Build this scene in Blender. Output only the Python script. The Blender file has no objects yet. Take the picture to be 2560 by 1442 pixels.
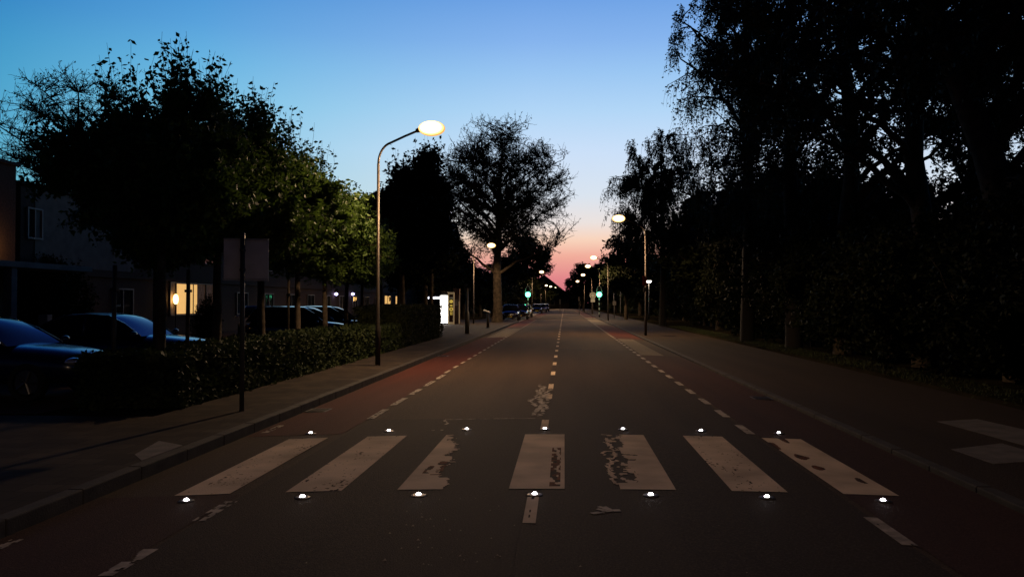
import bpy, bmesh, math, random
import numpy as np
from mathutils import Vector, Matrix

S = bpy.context.scene
COL = S.collection
R = math.radians
YAW, PITCH, F, CAMH = R(3.65), R(1.03), 2053.0, 1.67

# ------------------------------------------------------------------ camera
cd = bpy.data.cameras.new('camera'); cam = bpy.data.objects.new('camera', cd); COL.objects.link(cam)
cam.location = (0, 0, CAMH); cam.rotation_euler = (R(90) + PITCH, 0, YAW)
cd.sensor_width = 36; cd.lens = 36 * F / 2560; cd.clip_start = 0.05; cd.clip_end = 3000
S.camera = cam
S.render.resolution_x, S.render.resolution_y = 1024, 576
S.view_settings.view_transform = 'Standard'; S.view_settings.look = 'None'
S.view_settings.exposure = 0; S.view_settings.gamma = 1
S.cycles.use_denoising = True
S.cycles.max_bounces = 5; S.cycles.diffuse_bounces = 2; S.cycles.glossy_bounces = 2
S.cycles.transparent_max_bounces = 4; S.cycles.sample_clamp_indirect = 2

def lin(c):
    return tuple(((v / 255) / 12.92 if v <= 10 else ((v / 255 + .055) / 1.055) ** 2.4) for v in c)

# ------------------------------------------------------------------ dusk sky
W = bpy.data.worlds.new('World'); S.world = W; W.use_nodes = True
nt = W.node_tree; N = nt.nodes; L = nt.links; N.clear()
tc = N.new('ShaderNodeTexCoord'); sep = N.new('ShaderNodeSeparateXYZ'); L.new(tc.outputs['Generated'], sep.inputs[0])
el = N.new('ShaderNodeValToRGB'); L.new(sep.outputs['Z'], el.inputs[0])
def ramp(node, stops):
    r = node.color_ramp
    while len(r.elements) > 1: r.elements.remove(r.elements[-1])
    for i, (p, c) in enumerate(stops):
        e = r.elements[0] if i == 0 else r.elements.new(p)
        e.position = p; e.color = (*c, 1)
ramp(el, [(0.0, lin((196, 100, 116))), (.03, lin((226, 134, 138))), (.0575, lin((242, 174, 156))), (.077, lin((249, 212, 188))),
          (.097, lin((236, 226, 222))), (.13, lin((218, 228, 240))), (.181, lin((203, 224, 249))), (.227, lin((178, 214, 247))), (.27, lin((154, 198, 243))),
          (.305, lin((134, 180, 238))), (.346, lin((113, 164, 230))), (.39, lin((84, 138, 212))), (.46, lin((42, 80, 170))), (.58, lin((14, 26, 70))), (1.0, lin((5, 9, 22)))])
cmb = N.new('ShaderNodeCombineXYZ'); L.new(sep.outputs['X'], cmb.inputs[0]); L.new(sep.outputs['Y'], cmb.inputs[1])
nrm = N.new('ShaderNodeVectorMath'); nrm.operation = 'NORMALIZE'; L.new(cmb.outputs[0], nrm.inputs[0])
dt = N.new('ShaderNodeVectorMath'); dt.operation = 'DOT_PRODUCT'; L.new(nrm.outputs[0], dt.inputs[0])
dt.inputs[1].default_value = (math.sin(R(12)), math.cos(R(12)), 0)
ma = N.new('ShaderNodeMath'); ma.operation = 'MULTIPLY_ADD'; L.new(dt.outputs['Value'], ma.inputs[0]); ma.inputs[1].default_value = .5; ma.inputs[2].default_value = .5
az = N.new('ShaderNodeValToRGB'); L.new(ma.outputs[0], az.inputs[0])
ramp(az, [(0.0, (.01, .015, .03)), (.5, (.03, .05, .09)), (.76, (.16, .38, .5)), (.837, (.17, .55, .66)), (.902, (.42, .80, .84)), (.949, (.74, .91, .92)), (.985, (1, 1, 1)), (1.0, (1, 1, 1))])
mx = N.new('ShaderNodeMix'); mx.data_type = 'RGBA'; mx.blend_type = 'MULTIPLY'; mx.inputs[0].default_value = 1
L.new(el.outputs[0], mx.inputs[6]); L.new(az.outputs[0], mx.inputs[7])
bg = N.new('ShaderNodeBackground'); bg.inputs[1].default_value = 1.0; L.new(mx.outputs[2], bg.inputs[0])
wo = N.new('ShaderNodeOutputWorld'); L.new(bg.outputs[0], wo.inputs[0])

# ------------------------------------------------------------------ geometry helpers
cs, sn = math.cos(YAW), math.sin(YAW)
def at(px, D):
    """ground point seen in column px at depth D metres in front of the viewer"""
    x = (px - 1280) / F * D
    return (x * cs - D * sn, x * sn + D * cs)
def zz(py, D): return CAMH + (758 - py) / F * D
def gd(px, py, z=0.0):
    D = (CAMH - z) * F / (py - 758); return at(px, D)
def road_z(x): return -.006 * (x + .27) ** 2 if -4.3 < x < 3.95 else 0.0
PAV = .03; PAVR = -.055

def link(o, parent=None):
    COL.objects.link(o)
    if parent is not None: o.parent = parent
    return o
def tag(o, label=None, cat=None, group=None, kind=None):
    if label: o['label'] = label
    if cat: o['category'] = cat
    if group: o['group'] = group
    if kind: o['kind'] = kind
    return o
def empty(name, loc, rz=0, **k):
    o = bpy.data.objects.new(name, None); o.location = loc; o.rotation_euler = (0, 0, rz); link(o); o.empty_display_size = .2
    return tag(o, **k)
def mesh_np(name, V, Fc, m=None, parent=None, smooth=False):
    me = bpy.data.meshes.new(name)
    V = np.asarray(V, dtype=np.float32); Fc = np.asarray(Fc, dtype=np.int32)
    n = Fc.shape[1]
    me.vertices.add(len(V)); me.vertices.foreach_set('co', V.ravel())
    me.loops.add(Fc.size); me.loops.foreach_set('vertex_index', Fc.ravel())
    me.polygons.add(len(Fc)); me.polygons.foreach_set('loop_start', np.arange(0, Fc.size, n, dtype=np.int32))
    me.polygons.foreach_set('loop_total', np.full(len(Fc), n, dtype=np.int32))
    if smooth: me.polygons.foreach_set('use_smooth', np.ones(len(Fc), dtype=bool))
    me.update(calc_edges=True)
    if m: me.materials.append(m)
    return link(bpy.data.objects.new(name, me), parent)
class MB:
    """collects shapes into one mesh"""
    def __init__(s): s.v = []; s.f = []
    def add(s, v, f):
        b = len(s.v); s.v += [tuple(p) for p in v]; s.f += [tuple(i + b for i in q) for q in f]; return s
    def box(s, c, d, rz=0, taper=1.0, bev=0):
        cx, cy, cz = c; hx, hy, hz = d[0] / 2, d[1] / 2, d[2] / 2
        ca, sa = math.cos(rz), math.sin(rz); v = []
        for z, t in ((-hz, 1), (hz, taper)):
            for x, y in ((-hx, -hy), (hx, -hy), (hx, hy), (-hx, hy)):
                x, y = x * t, y * t; v.append((cx + x * ca - y * sa, cy + x * sa + y * ca, cz + z))
        return s.add(v, [(3, 2, 1, 0), (4, 5, 6, 7), (0, 1, 5, 4), (1, 2, 6, 5), (2, 3, 7, 6), (3, 0, 4, 7)])
    def tube(s, pts, rad, n=10, cap=True):
        pts = [Vector(p) for p in pts]; rad = rad if isinstance(rad, (list, tuple)) else [rad] * len(pts)
        v = []; f = []
        ref = Vector((0, 0, 1)) if abs((pts[-1] - pts[0]).normalized().z) < .8 else Vector((1, 0, 0))
        for i, p in enumerate(pts):
            t = (pts[min(i + 1, len(pts) - 1)] - pts[max(i - 1, 0)]).normalized()
            a = t.cross(ref).normalized(); b = a.cross(t)
            for k in range(n):
                w = 2 * math.pi * k / n; v.append(p + (a * math.cos(w) + b * math.sin(w)) * rad[i])
        for i in range(len(pts) - 1):
            for k in range(n):
                f.append((i * n + k, i * n + (k + 1) % n, (i + 1) * n + (k + 1) % n, (i + 1) * n + k))
        if cap: f.append(tuple(range(n))[::-1]); f.append(tuple((len(pts) - 1) * n + k for k in range(n)))
        return s.add(v, f)
    def ball(s, c, r, n=14, m=8, zlo=-1.0, zhi=1.0):
        rx, ry, rz = r if isinstance(r, (list, tuple)) else (r, r, r); v = []; f = []
        for i in range(m + 1):
            ph = math.asin(zlo) + (math.asin(zhi) - math.asin(zlo)) * i / m
            for k in range(n):
                w = 2 * math.pi * k / n
                v.append((c[0] + rx * math.cos(ph) * math.cos(w), c[1] + ry * math.cos(ph) * math.sin(w), c[2] + rz * math.sin(ph)))
        for i in range(m):
            for k in range(n): f.append((i * n + k, i * n + (k + 1) % n, (i + 1) * n + (k + 1) % n, (i + 1) * n + k))
        f.append(tuple(range(n))[::-1]); f.append(tuple(m * n + k for k in range(n)))
        return s.add(v, f)
    def disc(s, c, r, thick, axis_y=True, n=20, ry=None):
        ry = ry or r; v = []
        for y in (-thick / 2, thick / 2):
            for k in range(n):
                w = 2 * math.pi * k / n; v.append((c[0] + r * math.cos(w), c[1] + y, c[2] + ry * math.sin(w)))
        f = [tuple(range(n)), tuple(range(n, 2 * n))[::-1]] + [((k + 1) % n, k, n + k, n + (k + 1) % n) for k in range(n)]
        return s.add(v, f)
    def build(s, name, m, parent=None, smooth=False, bevel=0):
        me = bpy.data.meshes.new(name); me.from_pydata(s.v, [], s.f); me.materials.append(m)
        if smooth: me.polygons.foreach_set('use_smooth', [True] * len(me.polygons))
        o = link(bpy.data.objects.new(name, me), parent)
        if bevel:
            b = o.modifiers.new('bevel', 'BEVEL'); b.width = bevel; b.segments = 2; b.limit_method = 'ANGLE'
        return o
def copy_tree(o, parent=None):
    c = o.copy(); COL.objects.link(c)
    if parent is not None: c.parent = parent
    for ch in [x for x in bpy.data.objects if x.parent == o]: copy_tree(ch, c)
    return c

# ------------------------------------------------------------------ materials
def mat(name, col, rough=.8, metal=0, spec=.3, var=0, scale=6, bump=0, bscale=60, col2=None, coat=0, emit=None, es=0, detail=6, lo=.35, hi=.65):
    m = bpy.data.materials.new(name); m.use_nodes = True; n = m.node_tree.nodes; l = m.node_tree.links; p = n['Principled BSDF']
    p.inputs['Roughness'].default_value = rough; p.inputs['Metallic'].default_value = metal
    p.inputs['Specular IOR Level'].default_value = spec; p.inputs['Coat Weight'].default_value = coat
    p.inputs['Base Color'].default_value = (*col, 1)
    if emit: p.inputs['Emission Color'].default_value = (*emit, 1); p.inputs['Emission Strength'].default_value = es
    t = n.new('ShaderNodeTexCoord')
    if var or col2:
        no = n.new('ShaderNodeTexNoise'); no.inputs['Scale'].default_value = scale; no.inputs['Detail'].default_value = detail; l.new(t.outputs['Object'], no.inputs['Vector'])
        r = n.new('ShaderNodeValToRGB'); l.new(no.outputs['Fac'], r.inputs[0])
        a = tuple(c * (1 - var) for c in col); b = col2 or tuple(min(1, c * (1 + var)) for c in col)
        ramp(r, [(lo, a), (hi, b)]); l.new(r.outputs[0], p.inputs['Base Color'])
    if bump:
        n2 = n.new('ShaderNodeTexNoise'); n2.inputs['Scale'].default_value = bscale; n2.inputs['Detail'].default_value = 4; l.new(t.outputs['Object'], n2.inputs['Vector'])
        b = n.new('ShaderNodeBump'); b.inputs['Strength'].default_value = bump; b.inputs['Distance'].default_value = .02
        l.new(n2.outputs['Fac'], b.inputs['Height']); l.new(b.outputs[0], p.inputs['Normal'])
    return m
def asphalt(name, a, b, c, spec=.12, rough=.85):
    """two scales of noise: broad tone drift, fine aggregate speckle, and long tyre-wear streaks"""
    m = mat(name, a, rough, spec=spec, bump=.5, bscale=90); n = m.node_tree.nodes; l = m.node_tree.links; p = n['Principled BSDF']
    t = n.new('ShaderNodeTexCoord'); mp = n.new('ShaderNodeMapping'); mp.inputs['Scale'].default_value = (1.6, .12, 1); l.new(t.outputs['Object'], mp.inputs[0])
    n1 = n.new('ShaderNodeTexNoise'); n1.inputs['Scale'].default_value = 1.0; n1.inputs['Detail'].default_value = 7; l.new(mp.outputs[0], n1.inputs['Vector'])
    r1 = n.new('ShaderNodeValToRGB'); ramp(r1, [(.32, a), (.68, b)]); l.new(n1.outputs['Fac'], r1.inputs[0])
    n2 = n.new('ShaderNodeTexNoise'); n2.inputs['Scale'].default_value = 55; n2.inputs['Detail'].default_value = 3; l.new(t.outputs['Object'], n2.inputs['Vector'])
    r2 = n.new('ShaderNodeValToRGB'); ramp(r2, [(.45, (0, 0, 0)), (.72, (1, 1, 1))]); l.new(n2.outputs['Fac'], r2.inputs[0])
    x = n.new('ShaderNodeMix'); x.data_type = 'RGBA'; l.new(r2.outputs[0], x.inputs[0]); l.new(r1.outputs[0], x.inputs[6]); x.inputs[7].default_value = (*c, 1)
    l.new(x.outputs[2], p.inputs['Base Color'])
    return m
M = {}
M['road'] = asphalt('asphalt', (.032, .020, .012), (.058, .036, .021), (.095, .064, .042))
M['new_road'] = asphalt('newer_asphalt', (.021, .014, .009), (.036, .0235, .015), (.065, .045, .03))
M['cycle'] = asphalt('red_asphalt', (.045, .013, .008), (.08, .022, .013), (.10, .035, .022))
M['faded'] = asphalt('faded_red_asphalt', (.028, .012, .009), (.045, .019, .013), (.07, .035, .025))
M['pale_lane_and_pool'] = asphalt('pale_asphalt_and_pool', (.12, .095, .065), (.18, .145, .10), (.26, .22, .16))  # pale surfacing; also the colour of the lamplight pools painted on the right lane
M['paint'] = mat('road_paint', (.58, .45, .33), .8, spec=.05, var=.22, scale=1.6, bump=.3, bscale=70, detail=9)
M['old_paint'] = mat('worn_road_paint', (.30, .25, .2), .8, var=.4, scale=9)
M['stain'] = mat('rusty_stain', (.13, .05, .025), .85, spec=.05, var=.4, scale=7)
M['slab'] = mat('slab', (.13, .11, .1), .8, var=.25, scale=2.5)
M['kerb'] = mat('kerb_concrete', (.034, .028, .022), .85, var=.3, scale=4, bump=.3)
M['earth'] = mat('earth', (.02, .017, .011), 1.0, spec=0, var=.4, scale=.6, bump=.6, bscale=12)
M['grass'] = mat('grass_blades', (.03, .04, .012), .8, var=.4, scale=.8)
M['tactile'] = mat('tactile_slab', (.12, .105, .095), .8, var=.2, scale=4, bump=.5, bscale=40)
M['galv'] = mat('galvanised_steel', (.055, .046, .04), .5, metal=.6, var=.2, scale=5)
M['paint_grey'] = mat('grey_painted_steel', (.14, .13, .12), .5, var=.15, scale=9)
M['dark_steel'] = mat('dark_steel', (.04, .037, .035), .5, var=.2, scale=7)
M['sign_back'] = mat('sign_back', (.5, .46, .45), .5, spec=.2, var=.15, scale=3)
M['sign_edge'] = mat('sign_edge', (.3, .29, .29), .5)
M['bowl'] = mat('lamp_bowl', (.9, .85, .7), .3, emit=(1, .83, .52), es=14)
n_ = M['bowl'].node_tree.nodes; l_ = M['bowl'].node_tree.links; p_ = n_['Principled BSDF']
t_ = n_.new('ShaderNodeTexCoord'); m_ = n_.new('ShaderNodeMapping'); m_.vector_type = 'POINT'; m_.inputs['Location'].default_value = (-1.43 / .36, 0, -6.27 / .2); m_.inputs['Scale'].default_value = (1 / .36, 0, 1 / .2)
v_ = n_.new('ShaderNodeVectorMath'); v_.operation = 'LENGTH'; l_.new(t_.outputs['Object'], m_.inputs[0]); l_.new(m_.outputs[0], v_.inputs[0])
r_ = n_.new('ShaderNodeValToRGB'); ramp(r_, [(.5, (1, .84, .56)), (.78, (.3, .18, .06)), (.97, (.07, .033, .008))]); l_.new(v_.outputs['Value'], r_.inputs[0]); l_.new(r_.outputs[0], p_.inputs['Emission Color'])
M['bowl_white'] = mat('cool_lamp_globe', (.9, .9, .9), .3, emit=(1, .88, .72), es=8)
M['led'] = mat('lit_lens', (.9, .9, 1), .2, emit=(1, .95, 1), es=22)
M['black'] = mat('black_plastic', (.012, .012, .013), .45, var=.2, scale=5)
M['rubber'] = mat('tyre_rubber', (.015, .015, .015), .85)
M['rim'] = mat('alloy_rim', (.12, .12, .13), .4, metal=.8)
M['glass'] = mat('car_glass', (.006, .007, .010), .06, spec=.4)
M['paint_blue'] = mat('dark_blue_paint', (.006, .006, .035), .25, spec=.5, coat=.6)
M['paint_black'] = mat('black_paint', (.006, .006, .007), .16, spec=.6, coat=1)
M['paint_white'] = mat('white_paint', (.5, .5, .48), .25, spec=.5, coat=.8)
M['paint_silver'] = mat('silver_paint', (.3, .3, .31), .3, metal=.5, coat=.8)
M['lens'] = mat('clear_lens', (.7, .7, .7), .08, metal=.7)
M['red_lens'] = mat('red_lens', (.3, .01, .01), .15)
M['plate'] = mat('number_plate', (.55, .4, .06), .5)
M['leaf'] = None
M['brick'] = mat('dark_brick', (.05, .03, .023), .9, var=.35, scale=14)
M['render'] = mat('pale_render', (.16, .13, .11), .9, var=.15, scale=2.5)
M['white_frame'] = mat('white_frame', (.22, .21, .2), .5, var=.1, scale=5)
M['pane'] = mat('dark_pane', (.015, .017, .02), .06, spec=.6)
M['warm'] = mat('lit_pane', (.8, .6, .3), .5, emit=(1, .56, .17), es=.8)
M['curtain'] = mat('curtain', (.25, .2, .17), .9, emit=(1, .5, .25), es=.02, var=.3, scale=5)
M['roof'] = mat('roof_tiles', (.04, .03, .028), .9, var=.3, scale=3)
M['concrete'] = mat('canopy_concrete', (.2, .18, .16), .85, var=.2, scale=2)
M['bark'] = mat('bark', (.045, .034, .024), .95, var=.5, scale=5, bump=.8, bscale=18)
M['birch'] = mat('birch_bark', (.03, .027, .024), .9, var=.5, scale=6, col2=(.014, .012, .011), bump=.4)
M['kiosk_light'] = mat('kiosk_lightbox', (1, 1, 1), .4, emit=(1, .97, .9), es=9)
M['kiosk_bar'] = mat('kiosk_tube', (1, 1, 1), .4, emit=(.85, .86, 1), es=5)
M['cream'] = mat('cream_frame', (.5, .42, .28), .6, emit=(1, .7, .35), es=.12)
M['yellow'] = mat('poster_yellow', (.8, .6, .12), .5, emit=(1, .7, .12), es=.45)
M['poster_dark'] = mat('poster_dark', (.05, .02, .015), .5)
M['green_lit'] = mat('green_signal', (.1, .9, .5), .3, emit=(.12, 1, .5), es=7)
M['orange'] = mat('orange_plastic', (.75, .33, .08), .5, var=.2, scale=6, emit=(1, .45, .12), es=.02)  # plastic colour with a faint orange self-glow added
M['white_sign'] = mat('white_sign', (.6, .6, .55), .5, emit=(1, .95, .6), es=.04)
M['red_sign'] = mat('red_sign', (.5, .04, .03), .5)
M['porch'] = mat('porch_light', (.6, .6, 1), .3, emit=(.55, .5, 1), es=9)
M['wall_lamp'] = mat('warm_wall_lamp', (1, .6, .2), .3, emit=(1, .55, .15), es=10)

def leafmat(name, a, b, tr=.35, sp=.3):
    m = bpy.data.materials.new(name); m.use_nodes = True; n = m.node_tree.nodes; l = m.node_tree.links; p = n['Principled BSDF']
    p.inputs['Roughness'].default_value = .6; p.inputs['Specular IOR Level'].default_value = sp
    t = n.new('ShaderNodeTexCoord'); no = n.new('ShaderNodeTexNoise'); no.inputs['Scale'].default_value = 2.2; no.inputs['Detail'].default_value = 8
    l.new(t.outputs['Object'], no.inputs['Vector']); r = n.new('ShaderNodeValToRGB'); ramp(r, [(.35, a), (.68, b)])
    l.new(no.outputs['Fac'], r.inputs[0]); l.new(r.outputs[0], p.inputs['Base Color'])
    tr_ = n.new('ShaderNodeBsdfTranslucent'); l.new(r.outputs[0], tr_.inputs[0]); mi = n.new('ShaderNodeMixShader'); mi.inputs[0].default_value = tr
    l.new(p.outputs[0], mi.inputs[1]); l.new(tr_.outputs[0], mi.inputs[2]); l.new(mi.outputs[0], n['Material Output'].inputs[0])
    return m
M['leaf'] = leafmat('leaf_green', (.03, .062, .010), (.075, .125, .022))
M['leaf_dark'] = leafmat('leaf_dark', (.008, .011, .005), (.018, .022, .009), .15, .05)
M['leaf_hedge'] = leafmat('leaf_hedge', (.014, .024, .008), (.040, .052, .022), .2, .1)
M['leaf_birch'] = leafmat('leaf_birch', (.022, .026, .014), (.04, .045, .02), .15)
M['leaf_spring'] = leafmat('leaf_spring', (.03, .032, .016), (.05, .05, .02), .2)

# ------------------------------------------------------------------ ground, road, pavements
def profile_sheet(name, xs, zf, y0, y1, m, ny=1, kind='structure'):
    ys = np.linspace(y0, y1, ny + 1); V = [(x, y, zf(x)) for y in ys for x in xs]; n = len(xs)
    Fc = [(j * n + i, j * n + i + 1, (j + 1) * n + i + 1, (j + 1) * n + i) for j in range(ny) for i in range(n - 1)]
    return tag(mesh_np(name, V, Fc, m, smooth=True), kind=kind)
KL, KR = -4.22, 3.85
profile_sheet('ground', [-900, -40, KL - .3, KL - .25, KR + .25, 7.35, 7.5, 7.6, 40, 900], lambda x: -.3 if KL - .28 < x < 7.5 else -.004, -60, 1500, M['earth'])
profile_sheet('road', np.linspace(KL, KR, 40), lambda x: road_z(x), -40, 262, M['road'])
def strip(name, x0, x1, y0, y1, m, dz): return profile_sheet(name, np.linspace(x0, x1, 8), lambda x: road_z(x) + dz, y0, y1, m)
strip('asphalt_patch', -2.86, -.33, -40, 11.9, M['new_road'], .003); strip('asphalt_patch', -.327, 2.44, -40, 30.2, M['new_road'], .003)
strip('cycle_lane', KL + .02, -2.9, 10.6, 41.5, M['cycle'], .004)
strip('cycle_lane', KL + .02, -2.9, -40, 7.2, M['faded'], .004)
strip('cycle_lane', KL + .02, -2.9, 57, 150, M['cycle'], .004)
strip('cycle_lane', 2.5, KR - .02, -40, 27.4, M['faded'], .004)
strip('cycle_lane', 2.5, KR - .02, 100, 190, M['cycle'], .004)
strip('lane_patch_or_pool', -3.95, -2.98, 41.6, 56, M['pale_lane_and_pool'], .005)
strip('lane_patch_or_pool', 2.55, 3.3, 27.5, 40, M['pale_lane_and_pool'], .005)  # pool of lamplight painted as a pale strip on the right lane
strip('cycle_lane', 2.5, KR - .02, 40.1, 65.9, M['cycle'], .004)
strip('lane_patch_or_pool', 2.5, 3.6, 66, 99.9, M['pale_lane_and_pool'], .005)  # farther lamp pool, its light put into the strip's colour

def paving(name, a, b, y0, y1, z, unit, off=0):
    """pavement of individual slabs drawn by a procedural brick texture"""
    m = bpy.data.materials.get('paving_slabs')
    if m is None:
        m = bpy.data.materials.new('paving_slabs'); m.use_nodes = True; n = m.node_tree.nodes; l = m.node_tree.links; p = n['Principled BSDF']
        t = n.new('ShaderNodeTexCoord'); br = n.new('ShaderNodeTexBrick'); l.new(t.outputs['Object'], br.inputs['Vector'])
        br.inputs['Scale'].default_value = 1; br.inputs['Brick Width'].default_value = .3; br.inputs['Row Height'].default_value = .3
        br.inputs['Mortar Size'].default_value = .006; br.inputs['Color1'].default_value = (.032, .025, .019, 1); br.inputs['Color2'].default_value = (.055, .043, .033, 1)
        br.inputs['Mortar'].default_value = (.02, .018, .016, 1)
        no = n.new('ShaderNodeTexNoise'); no.inputs['Scale'].default_value = 1.1; no.inputs['Detail'].default_value = 8; l.new(t.outputs['Object'], no.inputs['Vector'])
        x = n.new('ShaderNodeMix'); x.data_type = 'RGBA'; x.blend_type = 'MULTIPLY'; x.inputs[0].default_value = .8
        l.new(br.outputs['Color'], x.inputs[6]); r = n.new('ShaderNodeValToRGB'); ramp(r, [(.35, (.5, .5, .5)), (.7, (1.2, 1.15, 1.1))]); l.new(no.outputs['Fac'], r.inputs[0]); l.new(r.outputs[0], x.inputs[7])
        l.new(x.outputs[2], p.inputs['Base Color']); p.inputs['Roughness'].default_value = .85; p.inputs['Specular IOR Level'].default_value = .08
        bn = n.new('ShaderNodeBump'); bn.inputs['Strength'].default_value = .4; bn.inputs['Distance'].default_value = .01; l.new(br.outputs['Fac'], bn.inputs['Height']); bn.invert = True; l.new(bn.outputs[0], p.inputs['Normal'])
    mb = MB().box(((a + b) / 2, (y0 + y1) / 2, z / 2 - .06), (abs(b - a), y1 - y0, z + .12)); return tag(mb.build(name, m), kind='structure')
paving('pavement', -5.95, KL - .16, -30, 40.0, PAV, .3)
paving('pavement', -13, KL - .16, 40.002, 76, PAV, .3)
paving('pavement', -8.5, -6.4, 76.002, 200, PAV, .3)
paving('pavement', KR + .16, 7.4, -30, 258, PAVR, .3).data.materials[0] = M['new_road']
paving('pavement', -14, -5.952, -30, 11.6, PAV - .002, .3)
tag(MB().box((-5.3, 138, -.04), (2.2, 123.9, .1)).build('parking_bay', M['slab']), kind='structure')
tag(MB().box((-14, 48, -.05), (12, 72, .1)).build('car_park', M['road']), kind='structure')
def kerb(x, w, y0, y1, z=PAV):
    mb = MB(); y = y0; k = 0
    while y < y1:
        d = min(1.0, y1 - y); mb.box((x, y + d / 2, z - .13), (w, d - .008, .27 + .004 * (k % 3)), taper=1); y += d; k += 1
    tag(mb.build('kerb', M['kerb'], bevel=.012), kind='structure')
kerb(KL - .08, .15, -30, 80); kerb(KR + .08, .15, -30, 120, PAVR)

# painted markings: rasterised so that worn edges are real gaps in the paint
rng = np.random.RandomState(5)
def vnoise(seed):
    g = np.random.RandomState(seed).rand(64, 64)
    def f(x, y):
        x = x % 63; y = y % 63; i = int(x); j = int(y); u = x - i; v = y - j; u = u * u * (3 - 2 * u); v = v * v * (3 - 2 * v)
        return (g[i, j] * (1 - u) + g[i + 1, j] * u) * (1 - v) + (g[i, j + 1] * (1 - u) + g[i + 1, j + 1] * u) * v
    return f
def raster(name, x0, x1, y0, y1, keep, m, dx=.01, dy=.02, skew=0.0, dz=.008, kind='structure'):
    V = []; Fc = []
    nx = int(round((x1 - x0) / dx)); ny = int(round((y1 - y0) / dy))
    for j in range(ny):
        i = 0; ya = y0 + j * dy
        while i < nx:
            if keep((i + .5) * dx, (j + .5) * dy):
                k = i
                while k < nx and keep((k + .5) * dx, (j + .5) * dy) and k - i < 12: k += 1
                a = x0 + i * dx; b = x0 + k * dx; n = len(V)
                for x, y in ((a, ya), (b, ya), (b, ya + dy), (a, ya + dy)): V.append((x, y + skew * x, road_z(x) + dz))
                Fc.append((n, n + 1, n + 2, n + 3)); i = k
            else: i += 1
    return tag(mesh_np(name, V, Fc, m), kind=kind)
SK = math.tan(YAW)
ZN, ZF = 7.42, 10.5
na, nb, nc = vnoise(1), vnoise(2), vnoise(3)
def edge(u, v, s):  # gently ragged outline
    return u > .005 * nb(v * 9 + s, 3) and u < .5 - .005 * nb(v * 9 + s, 7) and v > .01 * na(u * 9, s) and v < (ZF - ZN) - .01 * na(u * 9 + 5, s)
def k_plain(s):
    return lambda u, v: edge(u, v, s) and na(u * 40 + s * 3, v * 30) > .07 + .45 * max(0, nb(u * 5 + s * 4, v * 1.7 + s) - .45)
def k_half(u, v):     # third stripe: only a ragged left part remains
    lim = .36 - .26 * (v / 3.1) + .3 * (nb(v * 6, 1) - .5) * (nb(v * 22, 9)) + .12 * max(0, nc(v * 3.2, 4) - .5)
    if v < .5: lim = .40
    return edge(u, v, 3) and u < lim + .1 * (na(u * 30, v * 14) - .5) and not (.1 < u < .3 and .7 < v < 1.5 and nc(u * 14, v * 5) > .6)
def k_centre(u, v):   # fourth stripe: a dark scar near its right edge
    return edge(u, v, 5) and not (.36 < u < .46 and .1 < v < 2.1 and nb(u * 30, v * 9) > .42)
def k_crack(u, v):    # fifth stripe: cracked and ragged on the left
    c = .09 + .1 * nb(v * 5, 6) + .05 * nc(v * 17, 2)
    if u < c and v > .25: return na(u * 20, v * 9) > .72
    return edge(u, v, 7) and not (u < .3 and abs(v - 1.75 + u * .3) < .025) and not (u < .26 and abs(v - 1.35 - u * .2) < .03)
def k_stain(u, v):    # last stripe: dark patches
    return edge(u, v, 9) and not (nb(u * 8 + 2, v * 3.4) > .74 and u < .4)
keeps = [k_plain(1), k_plain(2), k_half, k_centre, k_crack, k_plain(4), k_stain]
for i in range(7):
    x0 = -3.27 + i - .25 + .02
    raster('zebra_stripe', x0, x0 + .5, ZN, ZF, keeps[i], M['paint'], skew=SK)
    if i in (2, 3, 6):
        lim = {2: lambda u, v: .08 < u < .32 - .12 * (v / 3) and .6 < v < 1.6, 3: lambda u, v: .35 < u < .47 and .1 < v < 2.1, 6: lambda u, v: .02 < u < .42 and .1 < v < 3}[i]
        raster('stripe_stain', x0, x0 + .5, ZN, ZF, lambda u, v: lim(u, v) and nc(u * 22, v * 12) > .3, M['stain'], skew=SK, dz=.0065)
def dashes(name, x, w, segs, m, wear=.12, s=0):
    V = []; Fc = []
    for y0, y1 in segs:
        far = y0 > 20; dx = w / (2 if far else 8); dy = .25 if far else .04
        for j in range(int((y1 - y0) / dy)):
            for i in range(int(round(w / dx))):
                u = i * dx; y = y0 + j * dy
                if not far and na(u * 30 + s, y * 12) < wear: continue
                n = len(V); X = x + u
                for a, b in ((X, y), (X + dx, y), (X + dx, y + dy), (X, y + dy)): V.append((a, b, road_z(a) + .008))
                Fc.append((n, n + 1, n + 2, n + 3))
    tag(mesh_np(name, V, Fc, m), kind='structure')
dashes('centre_line', -.32, .1, [(3.2, 4.2), (6.25, 7.1), (10.9, 11.8), (14.4, 15.1)] + [(16 + 3.1 * k, 17 + 3.1 * k) for k in range(70)], M['paint'], s=1)
dashes('lane_line', 2.38, .11, [(4.45 + 1.55 * k, 5.25 + 1.55 * k) for k in range(2)] + [(10.95 + 1.6 * k, 11.75 + 1.6 * k) for k in range(110)], M['old_paint'], s=4)
dashes('lane_line', -2.92, .11, [(3.2, 4.0), (5.0, 5.6), (6.3, 6.95)], M['old_paint'], wear=.35, s=7)
dashes('lane_line', -2.92, .11, [(12 + 1.6 * k, 13.1 + 1.6 * k) for k in range(5)], M['old_paint'], wear=.25, s=8)
dashes('lane_line', -2.96, .08, [(20 + 1.6 * k, 20.9 + 1.6 * k) for k in range(60)], M['old_paint'], s=9)
dashes('edge_line', -4.1, .1, [(4.6, 5.9), (10.9, 11.6)], M['old_paint'], wear=.4, s=11)
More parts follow.
